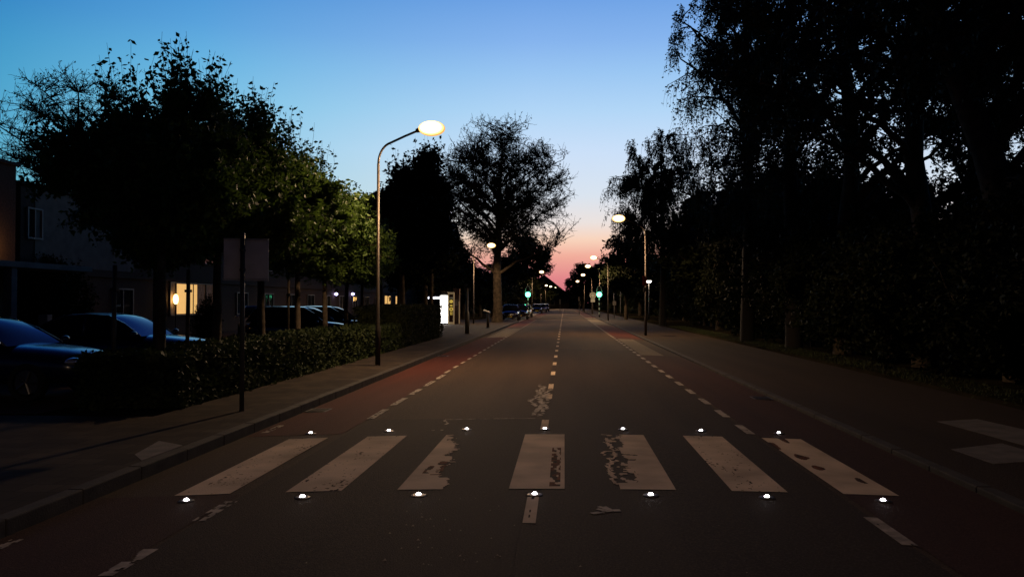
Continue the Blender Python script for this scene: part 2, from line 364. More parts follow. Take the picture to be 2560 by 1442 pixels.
def scribble(name, strokes, w, m, seed=1, dz=.010):
    """thin wandering lines of bitumen-free paint or scrape marks"""
    r = np.random.RandomState(seed); V = []; Fc = []
    for pts, jit in strokes:
        P = []
        for (x0, y0), (x1, y1) in zip(pts[:-1], pts[1:]):
            n = max(2, int(math.hypot(x1 - x0, y1 - y0) / .05))
            for k in range(n): P.append((x0 + (x1 - x0) * k / n + r.uniform(-jit, jit), y0 + (y1 - y0) * k / n + r.uniform(-jit, jit) * 1.5))
        for (a, b), (c, d) in zip(P[:-1], P[1:]):
            if r.rand() < .15: continue
            ln = math.hypot(c - a, d - b) + 1e-6; ww = w * r.uniform(.4, 1.3); ox, oy = -(d - b) / ln * ww / 2, (c - a) / ln * ww / 2; n = len(V)
            for x, y in ((a - ox, b - oy), (c - ox, d - oy), (c + ox, d + oy), (a + ox, b + oy)): V.append((x, y, road_z(x) + dz))
            Fc.append((n, n + 1, n + 2, n + 3)); dz += .00001
    return tag(mesh_np(name, V, Fc, m), kind='structure')
q = gd
scribble('scrape_marks', [([q(1350, 962), q(1365, 985), q(1325, 1000), q(1345, 1020), q(1330, 1040)], .05), ([q(1360, 965), q(1340, 990), q(1360, 1015), q(1350, 1040)], .06),
    ([q(1375, 975), q(1352, 1000), q(1368, 1025)], .05), ([q(1340, 975), q(1372, 1000), q(1335, 1030)], .05)], .045, M['old_paint'], 3)
scribble('joint_line', [([q(1112, 1047), q(1355, 1046)], .008), ([q(1112, 1047), q(1118, 1060)], .02), ([q(1078, 1074), q(1122, 1073)], .015), ([q(1455, 873), q(1560, 874)], .01)], .03, M['old_paint'], 4)
scribble('crack_seal', [([q(1490, 1084), q(1550, 1090), q(1510, 1105), q(1545, 1125), q(1500, 1130), q(1530, 1150), q(1525, 1180), q(1540, 1205)], .03),
    ([q(1560, 1142), q(1615, 1148)], .01), ([q(1570, 1160), q(1600, 1170), q(1612, 1176), q(1545, 1178)], .008), ([q(1515, 1095), q(1535, 1140), q(1520, 1165), q(1545, 1218)], .03)], .035, M['paint'], 6)
scribble('worn_paint', [([q(1485, 1274), q(1565, 1274)], .03), ([q(1500, 1266), q(1560, 1279)], .03), ([q(1480, 1282), q(1530, 1280)], .02)], .05, M['old_paint'], 8)
r = np.random.RandomState(12); V = []; Fc = []
for k in range(52):
    px, py = (r.uniform(960, 1260), r.uniform(1240, 1410)) if k < 46 else (r.uniform(600, 2200), r.uniform(1110, 1430))
    x, y = gd(px, py); s = r.uniform(.003, .010) * (1.6 if r.rand() < .1 else 1); n = len(V); z = road_z(x) + .006
    V += [(x - s, y - s, z), (x + s, y - s * .6, z), (x, y + s, z), (x, y, z + s * .8)]; Fc += [(n, n + 1, n + 3), (n + 1, n + 2, n + 3), (n + 2, n, n + 3)]
tag(mesh_np('grit', V, Fc, M['old_paint']), kind='stuff', label='pale grit scattered on the dark asphalt', cat='grit')
def pad(pts, kz=PAV + .004):
    P = [gd(px, py, kz) for px, py in pts]; P = [(min(x, KL - .18), y) if x < 0 else (max(x, KR + .18), y) for x, y in P]; v = [(x, y, kz) for x, y in P] + [(x, y, kz - .03) for x, y in P]; n = len(P)
    tag(MB().add(v, [tuple(range(n))] + [(i, (i + 1) % n, n + (i + 1) % n, n + i) for i in range(n)]).build('tactile_paving', M['tactile']), kind='structure')
pad([(440, 1150), (525, 1112), (400, 1100), (340, 1134)])
pad([(2700, 1150), (2660, 1095), (2440, 1046), (2340, 1052)], PAVR + .004); pad([(2480, 1157), (2640, 1146), (2500, 1106), (2375, 1121)], PAVR + .0045)
tag(MB().box((-.27, 88, -.0), (7.5, .35, .02)).build('stop_line', M['pale_lane_and_pool']), kind='structure')

for k_, (x, y, lab) in enumerate([(KL + .22, 13.2, 'rusty drain cover in the left gutter just beyond the crossing'), (KL + .22, 27.0, 'rusty drain cover in the left gutter beside the nearest lamp pole'), (KR - .22, 15.5, 'rusty drain cover in the right gutter beyond the crossing')]):
    d_ = MB().box((0, 0, 0), (.34, .44, .012))
    d_ = d_.build('drain_cover', M['dark_steel']); d_.location = (x, y, road_z(x) + .008); tag(d_, lab, 'drain cover', 'drain covers in the gutters')
    g_ = MB()
    for q_ in range(6): g_.box((0, -.16 + q_ * .064, .009), (.26, .03, .008))
    g_.build('grate', M['galv'], d_)
# ------------------------------------------------------------------ LED studs
def stud(x, y, side, i):
    names = ['leftmost', 'second', 'third', 'central', 'fifth', 'sixth', 'rightmost']
    o = MB().tube([(0, 0, 0), (0, 0, .008), (0, 0, .012)], [.07, .066, .05], 20).build('road_stud', M['galv'])
    o.location = (x, y, road_z(x) + .004)
    tag(o, 'lit white road stud at the %s end of the %s zebra stripe%s' % (side, names[i], '' if names[i] in ('leftmost', 'rightmost', 'central') else ' from the left'), 'road stud', 'lit road studs along the crossing')
    MB().ball((0, 0, .010), (.023, .023, .018), 14, 5, 0, .99).build('lens', M['led'], o, True)
for i in range(7):
    for D, side, pt in ((7.19, 'near', 1.008), (10.92, 'far', 1.03)):
        x = -.26 + (i - 3) * pt; y = D + SK * x; 
        stud(x, y, side, i)

# ------------------------------------------------------------------ street lamps
def make_lamp(h=6.3, reach=1.35):
    root = empty('street_lamp', (0, 0, 0))
    MB().tube([(0, 0, 0), (0, 0, 1.0), (0, 0, 1.05), (0, 0, h - .95)], [.07, .07, .05, .036], 12).build('pole', M['galv'], root, True)
    MB().box((0, -.09, .62), (.09, .012, .3)).build('door', M['dark_steel'], root)
    pts = [(0, 0, h - .95)]
    for k in range(1, 9):
        a = math.pi / 2 * k / 8 * .86; pts.append((.42 * (1 - math.cos(a)), 0, h - .95 + .42 * math.sin(a) * 1.35))
    e = pts[-1]; pts += [((e[0] + reach - .28) / 2, 0, h - .23), (reach - .28, 0, h - .08)]
    MB().tube(pts, .03, 10).build('arm', M['galv'], root, True)
    lum = MB()
    lu = lum.tube([(reach - .34, 0, h - .09), (reach - .2, 0, h - .05), (reach - .12, 0, h - .02)], [.05, .08, .1], 14).build('luminaire', M['paint_grey'], root, True)
    MB().ball((reach + .08, 0, h - .03), (.36, .25, .20), 28, 16, -.995, .995).build('bowl', M['bowl'], lu, True)
    return root
def lamp_light(root, x, z, power, col=(1, .64, .34), size=.12):
    """the lamp shines down and outwards through its bowl; the shade stops light going up"""
    ld = bpy.data.lights.new('lamp_light', 'SPOT'); ld.energy = power; ld.color = col; ld.shadow_soft_size = size; ld.spot_size = R(168); ld.spot_blend = .25
    o = bpy.data.objects.new('lamp_light', ld); link(o, root); o.location = (x, 0, z); return o
proto = make_lamp(); lamp_light(proto, 1.43, 6.0, 1900)
lamps = [  # px of pole, depth, facing +x (1) or -x (-1), label
    (945, 21.8, 1, 'tall curved lit street lamp on the left pavement beside the hedge, nearest of all'),
    (1184, 66, 1, 'lit street lamp left of the large bare tree, beside the kiosk plaza'),
    (1330, 122, 1, 'lit street lamp on the left kerb in front of the dark round tree'),
    (1352, 215, 1, 'tiny far lit street lamp, leftmost of the far left cluster'),
    (1364, 228, 1, 'tiny far lit street lamp in the middle of the far left cluster'),
    (1376, 245, 1, 'tiny far lit street lamp, brightest right one of the far left cluster'),
    (1208, 174, 1, 'far lit street lamp seen between the kiosk and the bare tree trunk'),
    (1614, 44.0, -1, 'lit street lamp on the right pavement under the birch, nearest on the right side'),
    (1520, 82, -1, 'second lit street lamp along the right kerb'),
    (1499, 101, -1, 'third lit street lamp along the right kerb'),
    (1480, 132, -1, 'fourth lit street lamp along the right kerb'),
    (1461, 171, -1, 'fifth lit street lamp along the right kerb'),
    (1452, 207, -1, 'sixth and farthest lit street lamp along the right kerb')]
for i, (px, D, s, lab) in enumerate(lamps):
    o = proto if i == 0 else copy_tree(proto)
    x, y = at(px, D); o.location = (x, y, PAV if s > 0 else PAVR); o.rotation_euler.z = 0 if s > 0 else math.pi
    tag(o, lab, 'street lamp', 'street lamps along the road')

o = copy_tree(proto); o.location = (4.6, -9, PAVR); o.rotation_euler.z = math.pi  # unseen lamp behind the camera, placed to light the sign back and zebra
for ch in [c for c in bpy.data.objects if c.parent == o and c.type == 'LIGHT']: ch.data = ch.data.copy(); ch.data.energy = 1350
tag(o, 'lit street lamp on the right pavement behind the crossing, out of the picture', 'street lamp', 'street lamps along the road')
def make_post():
    root = empty('post_top_lamp', (0, 0, 0))
    MB().tube([(0, 0, 0), (0, 0, .8), (0, 0, .82), (0, 0, 3.8)], [.07, .07, .045, .04], 10).build('pole', M['dark_steel'], root, True)
    MB().ball((0, 0, 3.98), (.28, .28, .2), 16, 8, -.99, .2).build('globe', M['bowl_white'], root, True)
    MB().ball((0, 0, 4.03), (.34, .34, .12), 16, 4, 0, .99).build('cap', M['dark_steel'], root, True)
    return root
pp = make_post(); lamp_light(pp, 0, 3.7, 60, (1, .8, .6))
for i, (px, py, lab) in enumerate([(1622, 703, 'short lit post lamp just right of the nearest right street lamp pole'), (1535, 721, 'small lit post lamp, leftmost of the right park cluster'),
        (1551, 713, 'small lit post lamp, highest of the right park cluster'), (1558, 726, 'small lit post lamp, lowest of the right park cluster'), (1565, 722, 'small lit post lamp, rightmost of the right park cluster')]):
    o = pp if i == 0 else copy_tree(pp); D = 2.3 * F / (758 - py); x, y = at(px, D); o.location = (x, y, 0)
    tag(o, lab, 'lamp', 'post lamps on the right')

# ------------------------------------------------------------------ sign, bollards, traffic lights
x, y = at(606, 12.55)
s = empty('traffic_sign', (x, y, PAV), R(18), label='grey back of a square sign on a post beside the hedge', cat='sign')
MB().tube([(0, 0, 0), (0, 0, 2.72)], .035, 12).build('post', M['dark_steel'], s, True)
pn = MB().box((.05, .055, 2.31), (.66, .03, .60)).build('sign_panel', M['sign_back'], s, bevel=.008)
for z_, w_, d_ in ((1.995, .66, .022), (2.622, .66, .018)): MB().box((.05, .03, z_), (w_, .06, d_)).build('rail', M['sign_edge'], pn)
for z_ in (2.15, 2.45): MB().tube([(0, 0, z_ - .02), (0, 0, z_ + .02)], .045, 14).build('clamp', M['galv'], pn)

x, y = at(1168, 44.5)
b = empty('waymark_post', (x, y, PAV), 0, label='dark post with a thick foot standing on the left pavement before the kiosk', cat='post')
MB().tube([(0, 0, 0), (0, 0, 1.15), (0, 0, 1.2), (0, 0, 2.45)], [.12, .12, .07, .07], 12).build('post', M['dark_steel'], b, True)
MB().box((.0, 0, 2.4), (.34, .05, .2)).box((-.1, 0, 2.62), (.16, .05, .1)).build('sign_panel', M['dark_steel'], b)
x, y = at(1220, 56)
b = empty('parking_meter', (x, y, PAV), R(-20), label='short dark post with a slanted top beside the trunk of the bare tree', cat='post')
MB().tube([(0, 0, 0), (0, 0, 1.0)], [.1, .09], 12).build('post', M['dark_steel'], b, True)
MB().add([(-.32, -.1, 1.12), (.14, -.1, .98), (.14, .12, .98), (-.32, .12, 1.12), (-.32, -.1, 1.2), (.14, -.1, 1.06), (.14, .12, 1.06), (-.32, .12, 1.2)], [(3, 2, 1, 0), (4, 5, 6, 7), (0, 1, 5, 4), (1, 2, 6, 5), (2, 3, 7, 6), (3, 0, 4, 7)]).build('top_plate', M['sign_back'], b)

def signal(px, D, lab):
    x, y = at(px, D); t = empty('traffic_light', (x, y, PAV), 0, label=lab, cat='traffic light', group='green traffic lights at the far crossing')
    for k in range(8):
        MB().tube([(0, 0, k * .28), (0, 0, k * .28 + .28)], .075, 12).build('pole_band', M['white_sign'] if k % 2 else M['black'], t, True)
    MB().disc((0, .03, 3.0), .33, .03, n=24, ry=.72).build('border', M['white_sign'], t)
    MB().disc((0, 0, 3.0), .27, .05, n=24, ry=.66).build('backboard', M['black'], t)
    hd = MB().box((0, -.1, 3.0), (.3, .16, 1.0)).build('housing', M['black'], t, bevel=.03)
    for z, m in ((3.32, M['black']), (3.0, M['black'])): MB().disc((0, -.19, z), .11, .02).build('lens', m, hd)
    g = MB().disc((0, -.2, 2.68), .30, .05).build('green_lens', M['green_lit'], hd)
    for z in (3.32, 3.0, 2.68):
        v = MB(); n = 10
        for k in range(n):
            a0 = math.pi * k / n; a1 = math.pi * (k + 1) / n
            v.add([(.14 * math.cos(a), yy, z + .14 * math.sin(a)) for a in (a0, a1) for yy in (-.19, -.36)], [(0, 1, 3, 2)])
        v.build('visor', M['black'], hd)
    ld = bpy.data.lights.new('signal_light', 'POINT'); ld.energy = 14; ld.color = (.1, 1, .5); ld.shadow_soft_size = .15
    o = bpy.data.objects.new('signal_light', ld); link(o, t); o.location = (0, -.6, 2.7)
signal(1498, 98, 'traffic light with green lamp and striped pole on the right kerb')
signal(1320, 98, 'traffic light with green lamp beside the parked cars on the left')
def small_sign(name, px, D, lab, shape, parts_m):
    x, y = at(px, D); t = empty(name, (x, y, 0), 0, label=lab, cat='sign')
    MB().tube([(0, 0, 0), (0, 0, 2.9)], .03, 8).build('post', M['paint_grey'], t, True)
    return t
t = small_sign('road_sign', 1482, 92, 'round white sign over a rectangular plate, left of the right traffic light', 0, 0)
MB().disc((0, -.05, 2.55), .36, .02).build('round_plate', M['white_sign'], t); MB().disc((0, -.065, 2.55), .26, .01).build('rim_ring', M['leaf'], t); MB().disc((0, -.075, 2.55), .21, .01).build('face', M['white_sign'], t)
MB().box((0, -.05, 1.98), (.48, .02, .36)).build('sub_plate', M['white_sign'], t, bevel=.01)
x, y = at(1612, 43.6); t = empty('banner_sign', (x, y, 2.5), R(62), label='narrow red sign fixed to the nearest right lamp pole', cat='sign')
MB().box((.0, 0, .35), (.5, .02, .5)).build('red_panel', M['red_sign'], t); MB().box((0, 0, -.1), (.4, .02, .22)).build('white_panel', M['sign_edge'], t)
for px, py0, py1, D, w, lab in ((1400, 748, 760, 150, 3.0, 'slim white bollard beside the far end of the road'), (1536, 753, 763, 95, 9, 'small pale board standing right of the traffic light'), (1448, 742, 752, 120, 4, 'small pale board standing left of the round sign')):
    x, y = at(px, D); t = empty('bollard' if 'bollard' in lab else 'notice_board', (x, y, 0), 0, label=lab, cat='bollard' if 'bollard' in lab else 'board')
    z0, z1 = zz(py1, D), zz(py0, D); MB().box((0, 0, (z0 + z1) / 2), (w / F * D, .08, z1 - z0)).build('panel', M['white_frame'], t, bevel=.02); MB().tube([(0, .06, 0), (0, .06, z0 + .1)], .04).build('post', M['paint_grey'], t)

# ------------------------------------------------------------------ lit kiosk
D = 64.0; x, y = at(1110, D); k = empty('kiosk', (x, y, PAV), -YAW * 0, label='brightly lit white kiosk with side light bar and yellow poster panel', cat='kiosk')
MB().box((0, .28, 1.2), (.52, .5, 2.36)).build('body', M['galv'], k, bevel=.02)
MB().box((0, -.01, 1.17), (.56, .06, 2.12)).build('light_panel', M['kiosk_light'], k, bevel=.02)
MB().box((.02, .2, 2.42), (.6, .6, .24), taper=.9).build('cap', M['paint_grey'], k, bevel=.03)
MB().box((-.78, .1, 2.06), (.9, .5, .14)).build('light_bar', M['kiosk_bar'], k, bevel=.02)
MB().box((-.78, .1, 2.2), (1.0, .6, .1)).build('canopy', M['dark_steel'], k)
MB().tube([(-1.2, .3, 0), (-1.2, .3, 2.1)], .04).build('canopy_post', M['dark_steel'], k)
f = MB().box((.36, .06, 1.25), (.06, .12, 2.5)).box((.76, .06, 1.25), (.08, .12, 2.5)).box((.56, .06, 2.42), (.34, .12, .16)).box((.56, .06, .1), (.34, .12, .16)).build('poster_frame', M['cream'], k, bevel=.01)
MB().box((.56, .09, 1.26), (.34, .06, 2.16)).build('poster', M['poster_dark'], f)
MB().disc((.56, .05, 1.78), .14, .02).disc((.56, .05, 1.18), .15, .02).box((.56, .05, 1.47), (.2, .02, .1)).box((.52, .05, .85), (.05, .02, .25)).box((.62, .05, .85), (.05, .02, .25)).build('yellow_marks', M['yellow'], f)
MB().disc((.56, .035, 1.18), .06, .02).build('dark_spot', M['poster_dark'], f); MB().box((.56, .05, 2.05), (.26, .02, .12)).build('white_mark', M['white_sign'], f)
x, y = at(1141, D + 1); k = empty('cabinet', (x, y, PAV), 0, label='brown brick cabinet standing right of the lit kiosk', cat='cabinet')
MB().box((0, .2, 1.4), (.5, .5, 2.8)).build('body', M['brick'], k, bevel=.02); MB().box((.0, -.06, 1.7), (.34, .02, .5)).build('panel', M['slab'], k); MB().box((.22, -.07, 2.1), (.09, .04, .45)).build('white_strip', M['white_frame'], k)
MB().box((.23, -.06, .92), (.06, .04, 1.8)).build('edge_post', M['cream'], k)

# ------------------------------------------------------------------ cars
def loft(stations, n=12, pw=2.8):
    """stations: (x, zlo, zhi, halfwidth, crown) -> rounded body rings"""
    V = []; Fc = []
    for x, z0, z1, hw in stations:
        for k in range(n * 2):
            a = 2 * math.pi * k / (n * 2); ca, sa = math.cos(a), math.sin(a)
            yy = hw * math.copysign(abs(ca) ** (2 / pw), ca); q_ = math.copysign(abs(sa) ** (2 / pw), sa)
            V.append((x, yy, (z0 + z1) / 2 + q_ * (z1 - z0) / 2))
    m = n * 2
    for i in range(len(stations) - 1):
        for k_ in range(m): Fc.append((i * m + k_, i * m + (k_ + 1) % m, (i + 1) * m + (k_ + 1) % m, (i + 1) * m + k_))
    Fc.append(tuple(range(m))[::-1]); Fc.append(tuple((len(stations) - 1) * m + k_ for k_ in range(m)))
    return V, Fc
def make_car(paint, kind='saloon'):
    c = empty('parked_car', (0, 0, 0)); b = MB()
    if kind == 'saloon':
        st = [(-2.2, .45, .72, .62), (-2.15, .32, .88, .76), (-1.9, .26, .98, .85), (-1.2, .22, 1.0, .88), (-.2, .22, .98, .89), (.7, .22, .97, .88), (1.0, .22, .95, .87), (1.4, .24, .92, .86), (1.75, .25, .87, .83), (2.0, .28, .80, .76), (2.12, .34, .70, .64), (2.16, .42, .6, .5)]
        cab = dict(xb=(-1.85, .9), xt=(-1.0, .05), zt=1.38, zm=.93, wb=.80, wt=.58)
    else:
        st = [(-1.95, .45, .8, .66), (-1.92, .3, .98, .78), (-1.7, .24, 1.05, .84), (-.9, .22, 1.05, .86), (.2, .22, 1.02, .86), (.85, .22, 1.0, .86), (1.2, .24, .97, .85), (1.55, .25, .9, .82), (1.8, .28, .82, .76), (1.92, .34, .72, .66), (1.96, .42, .6, .52)]
        cab = dict(xb=(-1.9, 1.05), xt=(-1.55, .25), zt=1.50, zm=.97, wb=.79, wt=.6)
    v, f = loft(st); body = b.add(v, f).build('body', paint, c, True)
    sm = body.modifiers.new('smooth', 'SUBSURF'); sm.levels = sm.render_levels = 1
    (b0, b1), (t0, t1), zt, zm, wb, wt = cab['xb'], cab['xt'], cab['zt'], cab['zm'], cab['wb'], cab['wt']
    # greenhouse: curved glass shell with a body-coloured roof
    n = 9; V = []; Fc = []
    prof = []
    for i in range(n + 1): t = i / n; prof.append((b1 + (t1 - b1) * t, zm + (zt - zm) * (1 - (1 - t) ** 1.35)))      # windscreen
    for i in range(1, 6): t = i / 6; prof.append((t1 + (t0 - t1) * t, zt + .03 * math.sin(math.pi * t)))
    for i in range(n + 1): t = i / n; prof.append((t0 + (b0 - t0) * t, zt + (zm - zt) * t ** 1.35))
    for x_, z_ in prof:
        u = (z_ - zm) / (zt - zm + 1e-6); hw = wb + (wt - wb) * min(1, u)
        V += [(x_, -hw, z_), (x_, -hw * .6, z_ + .025 * u), (x_, 0, z_ + .035 * u), (x_, hw * .6, z_ + .025 * u), (x_, hw, z_)]
    for i in range(len(prof) - 1):
        for k_ in range(4): Fc.append((i * 5 + k_, i * 5 + k_ + 1, (i + 1) * 5 + k_ + 1, (i + 1) * 5 + k_))
    g = MB().add(V, Fc)
    side = [i * 5 for i in range(len(prof))]; g.add([V[i] for i in side], [tuple(range(len(side)))]); g.add([V[i + 4] for i in side], [tuple(range(len(side)))[::-1]])
    g.build('windows', M['glass'], c, True)
    r_ = MB(); m = [p for p in prof if p[1] > zt - .02]; VV = []
    for x_, z_ in m: VV += [(x_, -wt - .01, z_ + .006), (x_, -wt * .6, z_ + .034), (x_, 0, z_ + .045), (x_, wt * .6, z_ + .034), (x_, wt + .01, z_ + .006)]
    r_.add(VV, [(i * 5 + k_, i * 5 + k_ + 1, (i + 1) * 5 + k_ + 1, (i + 1) * 5 + k_) for i in range(len(m) - 1) for k_ in range(4)]).build('roof', paint, c, True)
    for sy in (-1, 1):
        pl = MB()
        for xa, xb_ in ((b1, t1), (b0, t0)): pl.tube([(xa, sy * wb, zm), (xa + (xb_ - xa) * .5, sy * (wb + wt) / 2, zm + (zt - zm) * .6), (xb_, sy * wt, zt)], .025, 6)
        pl.tube([((b1 + t1) / 2 - .9, sy * (wb + .005), zm), ((b1 + t1) / 2 - .95, sy * (wt + .01), zt)], .03, 6)
        pl.tube([(t1, sy * wt, zt), ((t1 + t0) / 2, sy * wt, zt + .03), (t0, sy * wt, zt)], .022, 6)
        pl.build('pillar', paint, c, True)
    nose = st[-1][0]; tail = st[0][0]
    for sx in (1.32 if kind == 'saloon' else 1.25, -1.3):
        for sy in (-1, 1):
            tv = MB(); ring = [(.24, .02), (.31, 0), (.325, .03), (.325, .17), (.31, .2), (.2, .2)]
            for i in range(len(ring) - 1):
                (r0, y0), (r1, y1) = ring[i], ring[i + 1]; nn = 24
                vv = [(sx + r * math.cos(2 * math.pi * k_ / nn), sy * (.89 - yy), .32 + r * math.sin(2 * math.pi * k_ / nn)) for r, yy in ((r0, y0), (r1, y1)) for k_ in range(nn)]
                tv.add(vv, [(k_, (k_ + 1) % nn, nn + (k_ + 1) % nn, nn + k_) for k_ in range(nn)])
            wh = tv.build('wheel', M['rubber'], c, True)
            rm = MB(); rm.disc((sx, sy * .84, .32), .21, .02)
            for q_ in range(5):
                a = 2 * math.pi * q_ / 5; rm.tube([(sx, sy * .87, .32), (sx + .2 * math.cos(a), sy * .865, .32 + .2 * math.sin(a))], .025, 6)
            rm.build('rim', M['rim'], wh)
    for sy in (-1, 1):
        MB().ball((nose - .17, sy * .6, .66), (.14, .17, .075), 12, 6, -.99, .99).build('headlight', M['lens'], c, True)
        MB().ball((tail + .07, sy * .66, .8), (.07, .13, .1), 10, 6, -.99, .99).build('tail_light', M['red_lens'], c, True)
        MB().ball((.85, sy * .98, .98), (.07, .11, .07), 10, 6, -.99, .99).build('mirror', paint, c, True)
    MB().box((nose - .02, 0, .52), (.06, .75, .16)).build('grille', M['black'], c, bevel=.02)
    MB().box((nose + .02, 0, .4), (.02, .5, .11)).build('number_plate', M['plate'], c); MB().box((tail - .01, 0, .62), (.02, .5, .11)).build('number_plate', M['plate'], c)
    return c
def put(c, x, y, rz, lab, grp=None, z=0, sc=1):
    c.location = (x, y, z); c.rotation_euler.z = rz; tag(c, lab, 'car', grp); c.scale = (sc, sc, sc); return c
G1, G2 = 'cars in the car park behind the hedge', 'cars parked along the left kerb'
cb = make_car(M['paint_blue'], 'saloon'); ck = make_car(M['paint_black'], 'hatch'); cw = make_car(M['paint_white'], 'hatch'); cl = make_car(M['paint_silver'], 'hatch'); cd_ = make_car(M['paint_blue'], 'hatch')
NX = -7.95
put(cb, -8.3 - 2.16, 14.3, 0, 'dark blue car with long bonnet at the left edge, nearest to the crossing', G1)
put(copy_tree(cb), -8.2 - 2.16, 18.6, 0, 'dark blue car behind the tree trunks, second from the left edge', G1)
put(ck, NX - 1.96, 30.6, 0, 'black hatchback seen side-on over the middle of the hedge', G1)
put(copy_tree(ck), NX - 1.9, 33.8, 0, 'black hatchback just behind the other side-on hatchback', G1)
x, y = at(645, 43); put(cw, x, y, R(-72), 'white car facing the road behind the sign post', G1)
for i, (px, D, src, lab) in enumerate([(1277, 80, cd_, 'dark blue hatchback facing the camera, first in the kerbside row'), (1301, 87, ck, 'black hatchback second in the kerbside row'), (1312, 99, cw, 'white car third in the kerbside row'),
        (1343, 140, ck, 'dark car farther up the kerb, left of a pair'), (1355, 152, cl, 'silver car farther up the kerb, in the middle'), (1362, 165, ck, 'dark car farthest up the kerb')]):
    x, y = at(px, D); put(src if i in (0, 4) else copy_tree(src), x, y, R(-90), lab, G2)
x, y = at(679, 40); bn = empty('wheelie_bin', (x, y, 0), R(10), label='orange bin beside the white car behind the hedge', cat='bin')
MB().box((0, 0, .52), (.44, .5, .92), taper=1.12).build('body', M['orange'], bn, bevel=.03); MB().box((0, 0, 1.0), (.52, .6, .05)).build('lid', M['dark_steel'], bn, bevel=.02)
MB().tube([(-.2, .28, .1), (-.26, .28, .1)], .1).tube([(.2, .28, .1), (.26, .28, .1)], .1).build('wheels', M['rubber'], bn)

# ------------------------------------------------------------------ buildings on the left
def fy(px):  # y on the facade plane X=-20 seen in column px
    D = 20 / (-(px - 1280) / F * cs + sn); return at(px, D)[1], D
bl = empty('apartment_row', (-20, 30, 0), 0, label='long two-storey brick apartment row behind the car park', cat='building')
MB().box((-4, 40, 3.03), (8, 82, 6.06)).build('wall', M['brick'], bl)
MB().box((.012, 3.4, 4.55), (.03, 7.2, 2.9)).build('render_panel', M['render'], bl)
MB().box((-4, 40, 6.12), (8.3, 82.3, .12)).build('roof', M['roof'], bl)
MB().box((.06, 41, 2.85), (.14, 78, .1)).build('band', M['brick'], bl)
def window(yc, w, z0, z1, pane='pane', parent=bl):
    y = yc - 30; fr = MB().box((.04, y, z0 - .04), (.12, w + .16, .06)).box((.04, y, z1 + .03), (.1, w + .16, .06)).box((.04, y - w / 2 - .04, (z0 + z1) / 2), (.1, .07, z1 - z0)).box((.04, y + w / 2 + .04, (z0 + z1) / 2), (.1, .07, z1 - z0)).box((.04, y, (z0 + z1) / 2), (.08, .05, z1 - z0)).build('window', M['white_frame'], parent)
    MB().box((.012, y, (z0 + z1) / 2), (.02, w, z1 - z0)).build('pane', M[pane], fr); return fr
window(fy(82)[0], .75, 4.15, 5.2)
for i in range(16):
    yy = 36 + i * 4.6
    if abs(yy - 43.5) > 3.5 and i not in (12, 13): window(yy, 1.6, 1.05, 2.28)
    window(yy, 1.5, 3.9, 5.1)
# lit living-room window
y0, y1 = fy(424)[0], fy(531)[0]; yc = (y0 + y1) / 2
fr = window(yc, y1 - y0, 1.1, 2.7, 'curtain')
ya, yb = fy(440)[0], fy(491)[0]
MB().box((.03, (ya + yb) / 2 - 30, 1.9), (.02, yb - ya, 1.55)).build('lit_pane', M['warm'], fr)
for px in (437, 471, 512): MB().box((.06, fy(px)[0] - 30, 1.9), (.05, .09, 1.6)).build('mullion', M['dark_steel'], fr)
for px, w in ((968, 3.2), (995, 3.6)): window(fy(px)[0], w, 1.6, 2.5, 'warm')
yl, Dl = fy(430); wl = empty('window_lamp', (-19.75, yl - .1, 0), 0, label='glowing lamp at the left side of the lit window', cat='lamp')
MB().ball((0, 0, zz(748, Dl)), (.13, .13, .26), 14, 8, -.99, .99).build('lamp_shade', M['wall_lamp'], wl, True); MB().tube([(0, 0, 0), (0, 0, 1.7)], .03).build('stand', M['dark_steel'], wl)
for px, ww in ((835, 'left'), (877, 'right')):
    yy, Dp = fy(px); pl = empty('porch_light', (-19.9, yy, zz(735, Dp)), 0, label='small bluish porch light on the apartment row, %s one of two' % ww, cat='lamp', group='bluish porch lights')
    MB().ball((.1, 0, 0), (.13, .2, .12), 12, 6, -.99, .99).build('globe', M['porch'], pl, True); MB().box((.02, 0, .1), (.1, .2, .06)).build('bracket', M['dark_steel'], pl)
x, y = at(1003, 88); pl = empty('porch_light', (x, y, zz(747, 88)), 0, label='warm round light behind the far end of the hedge', cat='lamp')
MB().ball((.1, 0, 0), (.28, .28, .24), 12, 6, -.99, .99).build('globe', M['wall_lamp'], pl, True); MB().tube([(.1, 0, -2.1), (.1, 0, -.2)], .04).build('post', M['dark_steel'], pl)
# stair block with canopy
sb = empty('stair_block', (-18.1, 26, 0), 0, label='dark block with a canopy on pillars at the left edge', cat='building')
MB().box((-3, -4, 3.1), (6, 8, 6.2)).build('wall', M['brick'], sb); MB().box((-3, -4, 6.25), (6.2, 8.2, .1)).build('roof', M['roof'], sb)
MB().box((.85, -3.2, 2.84), (1.7, 9.6, .18)).build('canopy', M['concrete'], sb, bevel=.01)
for px in (85, 36, -20):
    D = 24.6 + (px - 85) * .025; x, y = at(px, D); MB().box((1.5, y - 26, 1.37), (.26, .26, 2.75)).build('pillar', M['concrete'], sb, bevel=.01)
MB().box((.02, -2.6, 1.1), (.05, 1.0, 2.1)).build('door', M['dark_steel'], sb)
x, y = at(-16, 23.2); wl = empty('wall_lamp', (-18.06, 24.75, zz(620, 26.2)), 0, label='orange wall lamp above the canopy at the left edge', cat='lamp')
MB().ball((.12, 0, 0), (.12, .1, .14), 12, 6, -.99, .99).build('globe', M['wall_lamp'], wl, True); MB().box((.0, 0, .1), (.14, .16, .06)).build('bracket', M['dark_steel'], wl)
ld = bpy.data.lights.new('wall_lamp_light', 'POINT'); ld.energy = 15; ld.color = (1, .5, .15); ld.shadow_soft_size = .1; o = bpy.data.objects.new('wall_lamp_light', ld); link(o, wl); o.location = (.5, 0, .05)
